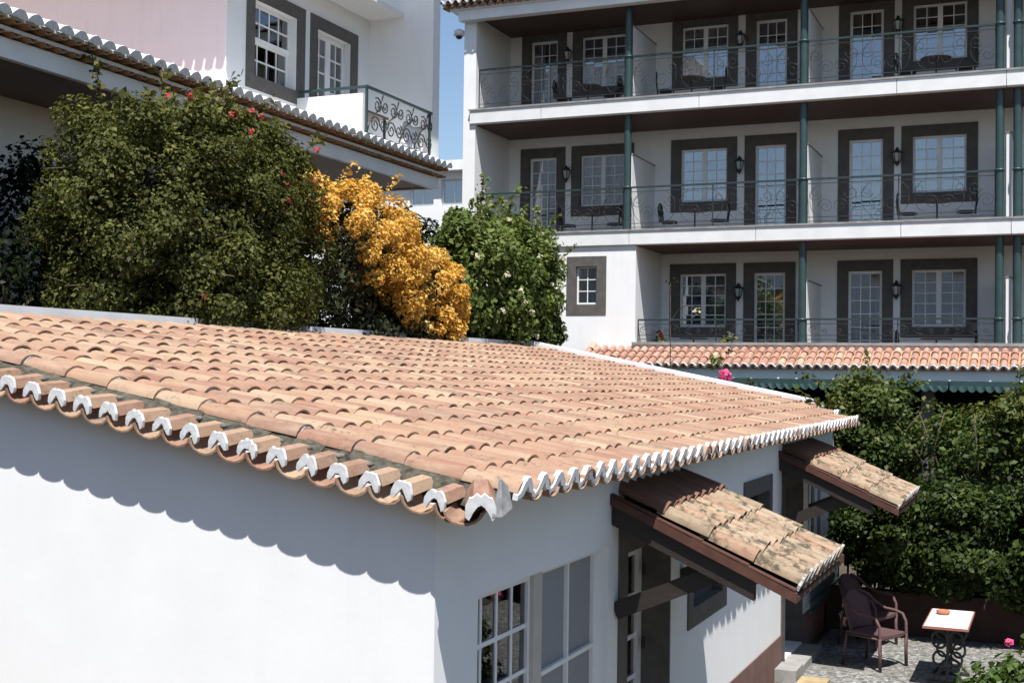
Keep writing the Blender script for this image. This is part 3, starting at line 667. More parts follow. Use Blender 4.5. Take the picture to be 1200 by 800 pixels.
# ================================================================== THE HOTEL (right-hand building)
hotel = thing('hotel_building', 'three storey white hotel with long balconies and green columns', 'building', (-5, 30, G))
YB, YN, YS = 29.7, 27.9, 27.6
XL, XR = -12.88, 3.2
FL = [.27, 3.27, 6.29]
bays = []
for k in range(3):
    zt = [2.42, 5.43, 8.40][k]; fl = FL[k]-.13
    lst = [('door', -12.33, -11.58), ('win', -10.95, -9.78), ('win', -8.37, -7.22), ('door', -6.57, -5.82), ('door', -4.40, -3.63), ('win', -3.00, -1.84), ('win', .3, 1.46), ('door', 1.9, 2.66)]
    if k == 0: lst = lst[2:]
    for kd, a, b in lst: bays.append((k, kd, a, b, fl if kd == 'door' else zt-1.29, zt))
holes = [(a-XL, b-XL, c-.1, d-.1) for _, _, a, b, c, d in bays]
wall('wall', (XL, YB, .1), X_, Z_, -Y_, XR-XL, 8.9, holes, .25, 'white2', hotel)
for k, kd, a, b, c, d in bays:
    wn = part('door' if kd == 'door' else 'window', hotel, ((a+b)/2, YB, c))
    surround(wn, (0, YB, 0), X_, Z_, -Y_, a, b, c, d, .235, .02, sill=(kd == 'win'), inner=.11)
    P = (0, YB+.11, 0)
    ajar = (k == 0 and kd == 'door' and a < -4 and a > -5)
    if kd == 'win': glazed(wn, P, X_, Z_, -Y_, a+.003, b-.003, c+.003, d-.003, 2, 2, 5, .055, .02)
    else: glazed(wn, P, X_, Z_, -Y_, a+.003, b-.003, c+.003, d-.003, 1, 3, 7, .065, .02)
    rr = random.random()
    cm = 'curtain' if rr < .45 else 'curtainw'; wd_ = b-a; f1 = random.choice((1., 1., .34, .42, .3))
    curtain(wn, P, X_, Z_, -Y_, a, a+wd_*f1, c, d, -.10, cm, .018, 8 if f1 > .9 else 4)
    if f1 < .9: curtain(wn, P, X_, Z_, -Y_, b-wd_*(f1-.06), b, c, d, -.10, cm, .018, 4)
# closing back and far side of the rooms
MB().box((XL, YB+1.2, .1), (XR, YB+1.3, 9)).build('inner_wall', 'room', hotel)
# end wall and gable block
MB().box((-13.2, YS, G), (XL, 38, 8.55)).build('end_wall', 'white2', hotel)
wall('wall', (XL, YS, -.9), X_, Z_, -Y_, -8.8-XL, 3.0+.9+.0-.08, [(-10.25-XL, -9.73-XL, 1.58+.9, 2.47+.9)], .25, 'white2', hotel)
wn = part('window', hotel, (-10, YS, 1.6)); surround(wn, (0, YS, 0), X_, Z_, -Y_, -10.25, -9.73, 1.58, 2.47, .225, .02, True, inner=.12)
glazed(wn, (0, YS+.10, 0), X_, Z_, -Y_, -10.247, -9.733, 1.583, 2.467, 1, 2, 3, .04, .02, mat='white_paint'); curtain(wn, (0, YS+.10, 0), X_, Z_, -Y_, -10.25, -9.73, 1.58, 2.47, -.1, 'curtainw', .02, 5)
MB().box((-9.05, YS+.25, -.9), (-8.8, YB, 2.92)).build('return_wall', 'white2', hotel)
# slabs with joints in the white front, grey lip and brown boarded soffit
JO = {1: [-13.0, -8.95, -6.05, -3.0, -.85, 3.2], 2: [-13.0, -11.15, -7.35, -3.1, -.95, 3.2]}
for k in (1, 2):
    zt = FL[k]; x0 = XL if k == 2 else XL
    MB().box((x0, YS+.1, zt-.30), (XR, YB, zt-.15)).build('floor_slab', 'ledge', hotel)
    for a, b in zip(JO[k], JO[k][1:]):
        mb = MB(); a2, b2 = max(a, -13.02)+.006, b-.006
        pr_ = [(YS+.1, zt-.345), (YS-.05, zt-.345), (YS-.062, zt-.33), (YS-.075, zt-.05), (YS-.075, zt-.03), (YS+.1, zt-.03)]
        n = len(pr_); mb.add([(a2, y, z) for y, z in pr_]+[(b2, y, z) for y, z in pr_], [tuple(range(n)), tuple(range(2*n-1, n-1, -1))]+[(i, i+n, (i+1) % n+n, (i+1) % n) for i in range(n)])
        mb.build('slab_edge_panel', 'trim', hotel)
    MB().box((-13.02, YS-.10, zt-.028), (XR, YS+.12, zt+.012)).build('slab_coping', 'ledge', hotel)
    MB().box((x0, YS+.101, zt-.365), (XR, YB-.002, zt-.302)).build('soffit', 'soffit', hotel)
MB().box((XL, YS+.12, FL[0]-.25), (XR, YB, FL[0]-.15)).build('floor_slab', 'ledge', hotel)
MB().box((-8.79, YS-.02, -.1), (XR, YS+.12, .655)).build('parapet', 'white2', hotel)
MB().box((-8.86, YS-.07, .657), (XR, YS+.16, .72)).build('parapet_coping', 'ledge', hotel)
# top eave
MB().box((XL, YS-.02, 8.55), (XR, YB, 8.62)).build('soffit', 'soffit', hotel)
MB().box((-13.25, YS-.25, 8.42), (XR, YS-.02, 8.66)).build('eave_beam', 'trim', hotel)
MB().box((-13.45, YS-.30, 8.661), (XR, YB+4, 8.74)).build('roof_slab', 'white2', hotel)
er = MB().hexa([(-13.6, YS-.42, 8.76), (XR, YS-.42, 8.76), (XR, YB+4, 9.9), (-13.6, YB+4, 9.9), (-13.6, YS-.42, 8.80), (XR, YS-.42, 8.80), (XR, YB+4, 9.95), (-13.6, YB+4, 9.95)]).build('roof', 'dirt', hotel)
HT = tile_set(.45, .085, .07, 4, 'ptile', .85, 6, 'roof_tile'); HB = tile_set(.40, .08, .08, 3, 'brown_tile', .85, 6, 'eave_tile')
hd = Vector((0, -1, -.30)).normalized()
HC = rough_caps(.1, [(0, .09), (.04, .075), (.085, .01), (.1, 0)], [(0, .06), (.04, .045), (.06, 0), (.1, -.03)], .03, 3, 'mortar', 'mortar_cap')
for i in range(30):
    x = -13.62+.2*i
    for k in range(2): put('roof_tile', HT[(i+k) % 4], er, jitm(frame4((x, YS-.25+k*.35, 8.86+k*.105), hd, (1, 0, 0)), .01, .003))
    put('mortar_cap', HC[i % 3], er, frame4((x, YS-.46, 8.805), hd, (1, 0, 0)))
    put('eave_tile', HB[i % 3], er, frame4((x+.1, YS-.22, 8.70), (0, -1, -.05), (1, 0, 0)))
# columns with a ring at rail height
for cx in (-9.08, -5.075, -1.08, -.74):
    for k in range(3):
        z0 = FL[k]+.012 if k else .72; z1 = [FL[1]-.366, FL[2]-.366, 8.549][k]
        if k == 0 and cx < -9: continue
        cp = MB().lathe([(.085, z0), (.085, z1)], (cx, YN-.12, 0), 14).build('column', 'green', hotel, True)
        cp.data.set_sharp_from_angle(angle=R_(40))
        rz = FL[k]+1.0 if k else 1.22
        MB().lathe([(.088, -.02), (.105, -.012), (.108, .012), (.088, .03)], (cx, YN-.12, rz), 14).build('column_ring', 'green', cp, True)
# partitions between the bays
for k in range(3):
    for cx in (-9.06, -5.05, -.91):
        if k == 0 and cx < -9: continue
        zt = [2.07, 5.05, 8.02][k]
        MB().box((cx-.05, YN+.0, FL[k]-.149), (cx+.05, YB, zt)).build('partition', 'white2', hotel)
        MB().box((cx-.065, YN-.01, zt+.002), (cx+.065, YB-.002, zt+.03)).build('partition_cap', 'ledge', hotel)
# railings with scrollwork
def spiral(c, r0, turns, ph, hand=1, n=22):
    return [(c[0]+hand*r0*(1-i/n*.85)*math.cos(ph+turns*2*math.pi*i/n), c[1], c[2]+r0*(1-i/n*.85)*math.sin(ph+turns*2*math.pi*i/n)) for i in range(n+1)]
def railing(parent, xa, xb, y, z0, z1, step=.52):
    rl = part('railing', parent, ((xa+xb)/2, y, z0))
    MB().beam((xa, y, z1), (xb, y, z1), .045, .04).build('handrail', 'rail', rl)
    mb = MB()
    for z in (z0+.07, z0+.16, z1-.10): mb.beam((xa, y, z), (xb, y, z), .014, .014)
    n = max(1, round((xb-xa)/2)); 
    for i in range(n+1): mb.beam((xa+(xb-xa)*i/n, y, z0), (xa+(xb-xa)*i/n, y, z1-.02), .022, .022, (0, 1, 0))
    mb.build('bars', 'iron', rl)
    sc = MB(); h = z1-z0-.3; m = max(1, round((xb-xa)/step)); s = (xb-xa)/m
    for i in range(m):
        cx = xa+(i+.5)*s; f = 1 if i % 2 else -1
        sc.tube(spiral((cx-f*s*.22, y, z0+.18+h*.30), min(h*.30, .17), 1.6, 0, f), .0055, 4)
        sc.tube(spiral((cx+f*s*.22, y, z0+.18+h*.70), min(h*.28, .15), 1.5, math.pi, f), .0055, 4)
        sc.tube([(cx+f*s*.4*math.cos(q), y, z0+.18+h*(.5+.48*math.sin(q))) for q in np.linspace(-1.5, 1.5, 12)], .0055, 4)
    sc.build('scrollwork', 'iron', rl, True)['kind'] = 'stuff'
for k in range(3):
    z0, z1 = (FL[k]+.012, FL[k]+1.0) if k else (.722, 1.23)
    edges = [XL+.01, -9.17, -8.99, -5.165, -4.985, -1.17, -.65, XR] if k else [-8.79, -5.165, -4.985, -1.17, -.65, XR]
    for a, b in zip(edges[::2], edges[1::2]): railing(hotel, a, b, YN-.12, z0, z1)
# wall lanterns
def lantern(parent, x, y, z):
    l = part('wall_lantern', parent, (x, y, z)); mb = MB()
    mb.box((x-.03, y-.02, z-.05), (x+.03, y-.001, z+.2)); mb.beam((x, y-.01, z+.14), (x, y-.13, z+.16), .018, .018)
    mb.lathe([(.02, .22), (.05, .15), (.13, .10), (.115, .085)], (x, y-.15, z), 6); mb.lathe([(.01, -.21), (.06, -.13), (.075, -.10)], (x, y-.15, z), 6)
    for q in range(6): a = q*math.pi/3; mb.beam((x+.070*math.cos(a), y-.15+.070*math.sin(a), z-.1), (x+.110*math.cos(a), y-.15+.110*math.sin(a), z+.09), .016, .016, (0, 1, .1))
    mb.build('lantern_frame', 'iron', l); MB().lathe([(.058, -.098), (.095, .084)], (x, y-.15, z), 6).build('lantern_glass', 'lampglass', l)
for k in range(3):
    z = [1.95, 4.95, 7.93][k]
    for x in ((-11.27, -6.9, -3.31) if k else (-6.9, -3.31)): lantern(hotel, x, YB, z)
# security camera on the end wall
sc_ = part('security_camera', hotel, (-13.2, YS+.1, 8.2)); MB().beam((-13.2, YS+.1, 8.23), (-13.31, YS+.1, 8.23), .04, .04).build('camera_arm', 'camw', sc_)
MB().lathe([(.03, .15), (.12, .11), (.135, -.02)], (-13.37, YS+.05, 8.16), 14).build('camera_housing', 'camw', sc_, True); MB().lathe([(.085, -.021), (.07, -.075), (.02, -.10)], (-13.37, YS+.05, 8.16), 14).build('camera_dome', 'iron', sc_, True)
# lean-to roof, fascia and green awning over the restaurant
LT = tile_set(.42, .080, .068, 5, 'ptile', .95, 6, 'roof_tile'); ld = Vector((0, -1, -.42)).normalized(); LX0 = -9.75
zl = lambda y: .60-(YS-.04-y)*.42
lean = MB().hexa([(LX0, 26.72, zl(26.72)-.10), (XR, 26.72, zl(26.72)-.10), (XR, YS-.03, zl(YS)-.10), (LX0, YS-.03, zl(YS)-.10), (LX0, 26.72, zl(26.72)-.06), (XR, 26.72, zl(26.72)-.06), (XR, YS-.03, zl(YS)-.06), (LX0, YS-.03, zl(YS)-.06)]).build('lean_to_roof', 'brown_tile', hotel)
LC = rough_caps(.095, [(0, .05), (.03, .045), (.06, .02), (.08, -.01), (.095, -.016)], [(0, .02), (.03, .012), (.05, -.012), (.075, -.05), (.095, -.058)], .03, 4, 'mortar', 'mortar_cap', .004)
LPN = mesh('pan_tile', *cover_mesh(.44, .075, .08, .8, .012, 5), 'ptile')
for i in range(67):
    x = LX0+.06+.19*i
    for k in range(3):
        y = 26.66+.2*1+.31*k; put('roof_tile', LT[(i*2+k) % 5], lean, jitm(frame4((x, y, zl(y)-.03), ld+Vector((0, 0, .05)), (1, 0, 0)), .012, .003))
        put('pan_tile', LPN, lean, frame4((x+.095, y, zl(y)-.03), ld+Vector((0, 0, .04)), (1, 0, 0)) @ Matrix.Rotation(math.pi, 4, 'X'))
    put('mortar_cap', LC[i % 4], lean, frame4((x, 26.655, zl(26.655)+.0), ld, (1, 0, 0)))
for k in range(3):
    y = 26.85+.3*k; put('hip_tile', LT[k], lean, frame4((LX0-.02, y, zl(y)+.05), ld+Vector((.1, 0, 0)), (1, 0, 0)))
MB().box((LX0-.05, 26.78, -.06), (XR, 26.86, .145)).build('eave_fascia', 'trim', hotel)
MB().box((LX0-.05, 26.87, .06), (XR, YS, .10)).build('lean_to_ceiling', 'room', hotel)
MB().box((LX0-.15, 26.9, G), (LX0+.1, YS, .05)).build('corner_pier', 'white2', hotel)
MB().box((LX0, 31, G), (XR, 31.2, .1)).build('restaurant_back_wall', 'room', hotel)
MB().box((LX0, YS, -.95), (XR, 31, -.92)).build('restaurant_ceiling', 'room', hotel)
for x in (-6.2, -2.4, 1.4): MB().box((x-.12, 26.95, G), (x+.12, 27.19, .05)).build('restaurant_post', 'surround', hotel)
for k in range(5):
    a = -9.6+2.55*k; aw = part('awning', hotel, (a+1.4, 26.8, -.1)); MB().box((a, 26.62, -.16), (a+2.52, 26.77, -.062)).build('awning_cassette', 'greenc', aw)
    n = 15; V = []; F = []
    for i in range(n*6+1):
        x = a+2.52*i/(n*6); q = (i % 6)/6; V += [(x, 26.60-.012*math.sin(i*1.1), -.158), (x, 26.58-.02*math.sin(i*1.05), -.225-.055*math.sin(math.pi*q))]
    for i in range(n*6): F.append((2*i, 2*i+1, 2*i+3, 2*i+2))
    put('scalloped_valance', mesh('scalloped_valance', V, F, 'greenc'), aw)
# ---- balcony furniture (things of their own)
def make_table(loc, label):
    t = thing('bistro_table', label, 'table', loc, 'bistro tables on the hotel balconies')
    def loc_(mb, nm, mat, sm=False): return mb.build(nm, mat, t, sm, local=True)
    loc_(MB().lathe([(.30, .70), (.33, .705), (.33, .725), (.30, .73)], (0, 0, 0), 20), 'table_top', 'tabletop')
    loc_(MB().tube([(0, 0, .03), (0, 0, .70)], .02, 8), 'pedestal', 'iron')
    mb = MB(); [mb.beam((0, 0, .05), (.22*math.cos(a), .22*math.sin(a), .012), .025, .02) for a in (0, 1.57, 3.14, 4.71)]; loc_(mb, 'base', 'iron')
    return t
def make_chair(loc, rz, label):
    t = thing('iron_chair', label, 'chair', loc, 'iron chairs on the hotel balconies', rz)
    def L_(mb, nm, mat, sm=False): return mb.build(nm, mat, t, sm, local=True)
    L_(MB().lathe([(.15, .425), (.2, .43), (.205, .45), (.19, .475), (.1, .485)], (0, 0, 0), 14), 'seat', 'iron', True)
    for sx in (-1, 1):
        for sy in (-1, 1): L_(MB().tube([(sx*.15, sy*.14, .43), (sx*.18, sy*.18, 0)], .012, 5), 'leg', 'silver')
    mb = MB(); mb.tube([(-.19, -.17, .43), (-.22, -.2, .7), (-.22, -.12, .87), (-.22, 0, .90), (-.22, .12, .87), (-.22, .2, .7), (-.19, .17, .43)], .02, 5)
    for f in (-1, 1): mb.tube([(-.215, f*.09+.065*(1-i/16*.8)*math.cos(i*.75), .66+.085*(1-i/16*.8)*math.sin(i*.75)) for i in range(16)], .02, 5)
    mb.tube([(-.2, -.04, .45), (-.22, -.02, .86)], .014, 4); mb.tube([(-.2, .04, .45), (-.22, .02, .86)], .014, 4); L_(mb, 'backrest', 'iron', True)
    return t
FN = ['ground-floor', 'middle-floor', 'top-floor']
BN = [('beside the end wall', -10.35), ('between the first columns', -7.8), ('by the twin columns', -2.4)]
for px_, lab in ((-8.35, 'dark flower pot at the corner of the ground-floor balcony'), (-6.75, 'potted plant with a white bloom behind the ground-floor railing')):
    t = thing('flower_pot', lab, 'plant pot', (px_, 28.05, FL[0]-.148)); MB().lathe([(.14, 0), (.19, .34), (.205, .34), (.205, .40), (.18, .40), (.17, .36)], (px_, 28.05, FL[0]-.148), 14).build('pot', 'iron', t)
    cluster(t, 'leaves', (px_, 28.05, FL[0]+.43), .22, 60, 'leafB', .12, int(-px_*100)); cluster(t, 'bloom', (px_+.05, 27.95, FL[0]+.63), .08, 24, 'cream' if px_ > -7 else 'red', .07, int(-px_*10))
for k in (2, 1, 0):
    for bn, x in BN:
        if k == 0 and x < -9: continue
        fl = FL[k]-.148
        if k == 0 and x < -5: bn = 'beside the white block'
        yf = 28.55 if k == 2 else 28.95; make_table((x, yf, fl), f'round dark bistro table on the {FN[k]} balcony {bn}')
        make_chair((x-.6, yf-.06, fl), random.uniform(-.3, .3), f'black iron chair left of the round table, {FN[k]} balcony {bn}')
        make_chair((x+.6, yf-.06, fl), math.pi+random.uniform(-.3, .3), f'black iron chair right of the round table, {FN[k]} balcony {bn}')
# ================================================================== THE VILLA (left, behind the bushes)
villa = thing('pink_villa', 'pale pink and white villa with a tiled porch roof and small balcony', 'building', (-14, 17, .2))
VX, VY = -12.73, 17.42
MB().box((-26, VY, 3.6), (VX, VY+.25, 7.6)).build('wall', 'pink', villa)
wall('wall', (VX, VY+.25, 3.6), Y_, Z_, X_, 22.2-VY-.25, 4.0, [(18.22-VY-.25, 19.54-VY-.25, 5.05-3.6, 6.365-3.6), (20.23-VY-.25, 21.45-VY-.25, 4.25-3.6, 6.365-3.6)], .25, 'white2', villa)
MB().box((VX-.004, VY-.003, 3.6), (VX+.004, VY+.25, 7.6)).build('corner_return', 'white2', villa)
MB().box((-16, 22.2, 3.62), (-11.3, 22.5, 9.5)).build('wing_wall', 'white2', villa)
MB().box((-16.2, VY+.3, 3.7), (-16, 22.2, 7.6)).build('inner_wall', 'room', villa)
for (a, b, c, d, kind) in ((18.22, 19.54, 5.05, 6.365, 'window'), (20.23, 21.45, 4.25, 6.365, 'balcony_door')):
    wn = part(kind, villa, (VX, (a+b)/2, c)); P = (VX-.16, 0, 0)
    mb = MB(); Bx = lambda q, r, s_, t: obox(mb, (VX, 0, 0), Y_, Z_, X_, q, r, s_, t, .001, .02)
    Bx(a-.24, a, c-.24, d+.24); Bx(b, b+.27, c-.24, d+.24); Bx(a, b, d, d+.24); Bx(a, b, c-.24, c); mb.build('surround', 'surround', wn)
    if kind == 'window':
        glazed(wn, P, Y_, Z_, X_, a+.005, b-.005, c+.66, d-.005, 1, 4, 2, .06, .03); glazed(wn, (VX-.2, 0, 0), Y_, Z_, X_, a+.005, b-.005, c+.005, c+.68, 1, 4, 2, .06, .03)
    else: glazed(wn, P, Y_, Z_, X_, a+.005, b-.005, c+.005, d-.005, 2, 2, 6, .09, .03)
    curtain(wn, P, Y_, Z_, X_, a, b, c, d, -.14, 'curtainw', .02, 7)
# upper roof edge that shades the walls
ur = MB().hexa([(-27, 16.64, 7.02), (-11.95, 16.64, 7.02), (-11.95, 22.2, 7.02), (-27, 22.2, 7.02), (-27, 16.64, 7.10), (-11.95, 16.64, 7.10), (-11.95, 22.2, 7.10), (-27, 22.2, 7.10)]).build('upper_roof', 'white2', villa)
ub = Bulk(); tp = cover_mesh(.45, .085, .075, .85, .014, 5)
for i in range(70): ub.add(*tp, frame4((-27+.215*i, 16.81, 7.14), (0, -1, -.2), (1, 0, 0)), random.random())
for i in range(70): ub.add(*tp, frame4((-27+.215*i, 16.80, 7.03), (0, -1, -.1), (1, 0, 0)) @ Matrix.Rotation(math.pi, 4, 'X'), random.random())
ub.build('eave_tiles', 'tile_attr', ur)
MB().box((-26, 6, 4.52), (VX-.22, VY-.002, 4.58)).build('lower_roof', 'beige', villa)
MB().box((-16, 20.05, 9.5), (-10.1, 22.6, 9.6)).build('wing_eave', 'white2', villa)
# porch roof
PX, PZ = -11.0, 4.06; pz = lambda x: PZ-.03+(PX-x)*.28
pr_ = MB().hexa([(VX-.2, 6, pz(VX)-.07), (PX-.06, 6, pz(PX)-.05), (PX-.06, 22.45, pz(PX)-.05), (VX-.2, 22.45, pz(VX)-.07), (VX-.2, 6, pz(VX)-.02), (PX-.06, 6, pz(PX)-.01), (PX-.06, 22.45, pz(PX)-.01), (VX-.2, 22.45, pz(VX)-.02)]).build('porch_roof', 'white2', villa)
WC = rough_caps(.122, [(0, .072), (.05, .062), (.09, .034), (.122, -.005)], [(0, -.04), (.06, -.03), (.122, -.028)], .03, 4, 'mortar', 'mortar_cap', .005); WT = tile_set(.44, .118, .10, 4, 'mortar', .55, 6, 'roof_tile'); BT = tile_set(.40, .066, .066, 3, 'brown_tile', .85, 6, 'eave_tile'); pd = Vector((1, 0, -.28)).normalized()
for i in range(52):
    y = 9.6+.25*i
    for k in range(2): put('roof_tile', WT[(i+k) % 4], pr_, jitm(frame4((PX-.2-.36*k, y, pz(PX-.2-.36*k)+.01), pd, (0, 1, 0)), .012, .004))
    put('mortar_cap', WC[i % 4], pr_, frame4((PX+.002, y, pz(PX)+.005), pd, (0, 1, 0)))
    put('eave_tile', BT[i % 3], pr_, frame4((PX-.22, y, 3.992), (1, 0, -.06), (0, 1, 0)) @ Matrix.Rotation(math.pi, 4, 'X'))
    put('eave_tile', BT[(i+1) % 3], pr_, frame4((PX-.34, y+.125, 3.878), (1, 0, -.06), (0, 1, 0)) @ Matrix.Rotation(math.pi, 4, 'X'))
for (xa, z0, z1) in ((PX-.055, 3.985, 4.02), (PX-.17, 3.872, 3.918), (PX-.245, 3.79, 3.806)):
    MB().box((VX, 6, z0), (xa, 22.42, z1)).build('eave_course', 'white2', pr_)
MB().box((PX-.35, 6, 3.575), (PX-.25, 22.3, 3.80)).build('porch_beam', 'trim', villa)
MB().box((VX-.02, 22.2, 3.575), (PX-.351, 22.3, 3.80)).build('porch_beam', 'trim', villa)
for i in range(11): MB().box((VX-.26+.14*i+.004, 6, 3.60), (VX-.26+.14*(i+1)-.004, 22.19, 3.625)).build('soffit_board', 'soffit2', villa)
MB().box((VX-.26, 6, 3.63), (PX-.36, 22.19, 3.64)).build('soffit_backing', 'room', villa)
MB().box((-13.25, 6, .2), (-13.0, 19.2, 3.6)).build('porch_wall', 'white2', villa)
for y in (8.2, 15.2): MB().box((PX-.75, y, .2), (PX-.50, y+.25, 3.575)).build('porch_post', 'white2', villa)
# balcony
MB().box((VX+.002, 19.55, 3.98), (-11.36, 22.19, 4.22)).build('balcony_floor', 'white2', villa)
MB().box((VX+.01, 19.56, 4.221), (-11.345, 19.70, 4.92)).build('parapet', 'white2', villa)
br = part('balcony_railing', villa, (-11.3, 20.8, 4.2)); mb = MB(); mb.beam((VX+.02, 19.63, 5.045), (-11.28, 19.63, 5.045), .05, .045); mb.beam((-11.3, 19.6, 5.047), (-11.3, 22.18, 5.047), .05, .045)
mb.build('handrail', 'green', br)
mb = MB()
for y in (19.63, 22.1): mb.beam((-11.3, y, 4.1), (-11.3, y, 5.03), .04, .04, (0, 1, 0))
mb.beam((-11.3, 19.6, 4.22), (-11.3, 22.1, 4.22), .02, .02); mb.build('posts', 'green', br)
mb = MB()
for i in range(4):
    y = 19.95+.6*i
    for (dy, z, r, ph, hd_) in ((0, 4.42, .17, 0, 1), (.3, 4.45, .14, 2, -1), (.08, 4.78, .15, 1, -1), (.36, 4.80, .12, 3, 1)):
        MB().tube([(-11.3, y+dy+hd_*r*(1-q*.8)*math.cos(ph+q*10), z+r*(1-q*.8)*math.sin(ph+q*10)) for q in np.linspace(0, 1, 18)], .013, 5).build('scroll', 'iron', br, True)
    MB().tube([(-11.3, y-.28+.56*q, 4.25+.75*q+.08*math.sin(q*6.3)) for q in np.linspace(0, 1, 10)], .013, 5).build('scroll', 'iron', br, True)
t = thing('balcony_table', 'wooden table top standing on the villa balcony behind the railing', 'table', (-11.95, 20.5, 4.22))
MB().box((-12.2, 20.1, 4.72), (-11.6, 21.0, 4.76)).build('table_top', 'tabletop', t); [MB().box((x, y, 4.221), (x+.04, y+.04, 4.719)).build('leg', 'iron', t) for x in (-12.16, -11.68) for y in (20.14, 20.92)]
t = thing('teal_stool', 'small teal stool beside the villa balcony parapet', 'stool', (-11.75, 19.98, 4.22))
MB().lathe([(.14, .34), (.16, .36), (.16, .42), (.13, .44)], (-11.75, 19.9, 4.22), 14).build('seat', 'teal', t, True); [MB().beam((-11.75+.1*a, 19.9+.1*b, 4.221), (-11.75+.08*a, 19.9+.08*b, 4.56), .025, .025, (0, 1, 0)).build('leg', 'iron', t) for a in (-1, 1) for b in (-1, 1)]
V = []; F = []; n = 10
for i in range(n+1):
    for j in range(9): q = j/8; V.append((-11.40+.03*math.sin(i*1.2)*q-.05*math.sin(q*3), 21.2+.08*i, 4.72+.03*math.sin(i*.9)-.44*q))
for i in range(n):
    for j in range(8): F.append((i*9+j, i*9+j+1, (i+1)*9+j+1, (i+1)*9+j))
o = put('hanging_towel', mesh('hanging_towel', V, F, 'towel', True)); md = o.modifiers.new('s', 'SOLIDIFY'); md.thickness = .012; tag(o, 'white towel hanging behind the villa balcony scrollwork', 'towel')

# ================================================================== FAR BUILDING
far = thing('distant_building', 'distant white flat-roofed block seen between villa and hotel', 'building', (-30, 44, G))
wall('wall', (-48, 40, G), X_, Z_, -Y_, 48-18.7, 7.0-G, [(48-21.2+1.25*i, 48-21.2+1.25*i+.95, 5.85-G, 6.75-G) for i in range(2)]+[(48-26+2.2*i, 48-26+2.2*i+1.1, 2.6-G, 4.0-G) for i in range(2)], .3, 'white2', far)
MB().box((-18.95, 40.3, G), (-18.7, 52, 7.0)).build('wall', 'white2', far); MB().box((-48.3, 39.6, 7.0), (-18.4, 52, 7.35)).build('roof', 'trim', far)
for i in range(2):
    wn = part('window', far, (-21.2+1.25*i+.5, 40, 5.85)); glazed(wn, (0, 40.15, 0), X_, Z_, -Y_, -21.2+1.25*i, -21.2+1.25*i+.95, 5.85, 6.75, 1, 2, 1, .06, .04)
    wn = part('window', far, (-26+2.2*i+.5, 40, 2.6)); glazed(wn, (0, 40.15, 0), X_, Z_, -Y_, -26+2.2*i, -26+2.2*i+1.1, 2.6, 4.0, 1, 2, 2, .06, .04)

# ================================================================== PLANTS
def warm(P, T): return T
A_ = bush('bougainvillea_bush', 'large dark green bush with red blossoms beside the porch roof', 'bush', (-9.4, 11.8, .2),
     [(ellip((-9.25, 12.1, 1.5), (.85, 1.82, 1.32), 5.0, (.76, 1.)), 380, (.16, .34), 310, 1), (ellip((-8.5, 12.1, .85), (.5, 1.05, .55), 2.6), 70, (.16, .3), 260, 2), (ellip((-9.2, 12.25, 2.72), (.7, 1.3, .22), 2.2), 50, (.12, .26), 220, 3)], 'leafA', .052, twigs=120)
RED = [(-8.75, 12.2, 3.22), (-8.7, 12.45, 3.24), (-8.7, 11.95, 3.2), (-8.72, 12.3, 3.27), (-8.5, 11.6, 3.06), (-8.45, 12.55, 2.55), (-8.42, 12.6, 2.42), (-8.42, 12.62, 2.25), (-8.5, 13.35, 2.6), (-8.5, 13.55, 2.4), (-8.55, 10.9, 3.15), (-8.6, 10.6, 3.1), (-8.45, 12.5, 1.45), (-8.4, 13.2, 2.95), (-8.45, 11.9, 2.95), (-8.3, 10.9, .75)]
for i, c in enumerate(RED): cluster(A_, 'blossom', (c[0]+.02, c[1]+.15, c[2]-.25 if c[2] > 1.5 else c[2]), .035+.03*(i % 4 == 0), 11, 'red', .038, 50+i, (1, -1, .6))
O_ = bush('orange_bougainvillea', 'bush covered with bright orange blossoms behind the roof edge', 'bush', (-9.3, 16, .2),
     [(ellip((-9.25, 14.9, 1.3), (.85, 1.8, 1.05), 2.5, (.75, 1.)), 120, (.2, .38), 190, 11), (ellip((-8.85, 16.6, .9), (.6, 1.15, .7), 2.3, (.7, 1.)), 60, (.18, .32), 170, 12), (ellip((-8.5, 15.6, .55), (.3, 1.3, .25), 2.2), 26, (.14, .25), 120, 13)], 'leafD', .065, twigs=90)
oc = lambda p, d: d[0]*.25+d[1]*.62+d[2]*.7 > -.02
P1, N1, c1, rs1 = clumps(190, ellip((-9.1, 14.85, 1.4), (.95, 1.95, 1.08), 2.4, (.96, 1.06), oc), 14, (.06, .22), 130, .4)
P2, N2, c2, rs2 = clumps(170, ellip((-8.8, 16.55, .95), (.66, 1.2, .82), 2.3, (.96, 1.06), lambda p, d: d[0]*.45+d[1]*.55+d[2]*.6 > -.3), 15, (.06, .20), 120, .4)
P = np.concatenate([P1, P2]); put('blossoms', leaf_mesh('blossoms', P, np.concatenate([N1, N2]), .046, 'orange', .2+.5*np.concatenate([c1, c2])+rng.normal(size=len(P))*.2, .9, .25), O_)
W_ = bush('white_flowering_bush', 'fresh green bush with a few pale flowers in front of the hotel', 'bush', (-9, 20, .2),
     [(ellip((-8.95, 19.9, 1.4), (.85, 2.2, 1.1), 2.6, (.75, 1.)), 160, (.22, .42), 190, 21), (ellip((-8.75, 20.9, .75), (.5, 1.7, .45), 2.2), 46, (.18, .32), 150, 22), (ellip((-8.9, 19.6, 2.4), (.6, 1.3, .25), 2.), 30, (.12, .28), 110, 23)], 'leafB', .095)
rs = np.random.default_rng(5)
for i in range(26):
    s = ellip((-8.95, 19.9, 1.4), (1.0, 2.35, 1.25), 2.6, (1., 1.02), lambda p, d: d[0]*.6-d[1]*.5+d[2]*.3 > .3)(rs)[0]; cluster(W_, 'blossom', s, .05, 12, 'cream', .05, 200+i, (1, -1, 1))
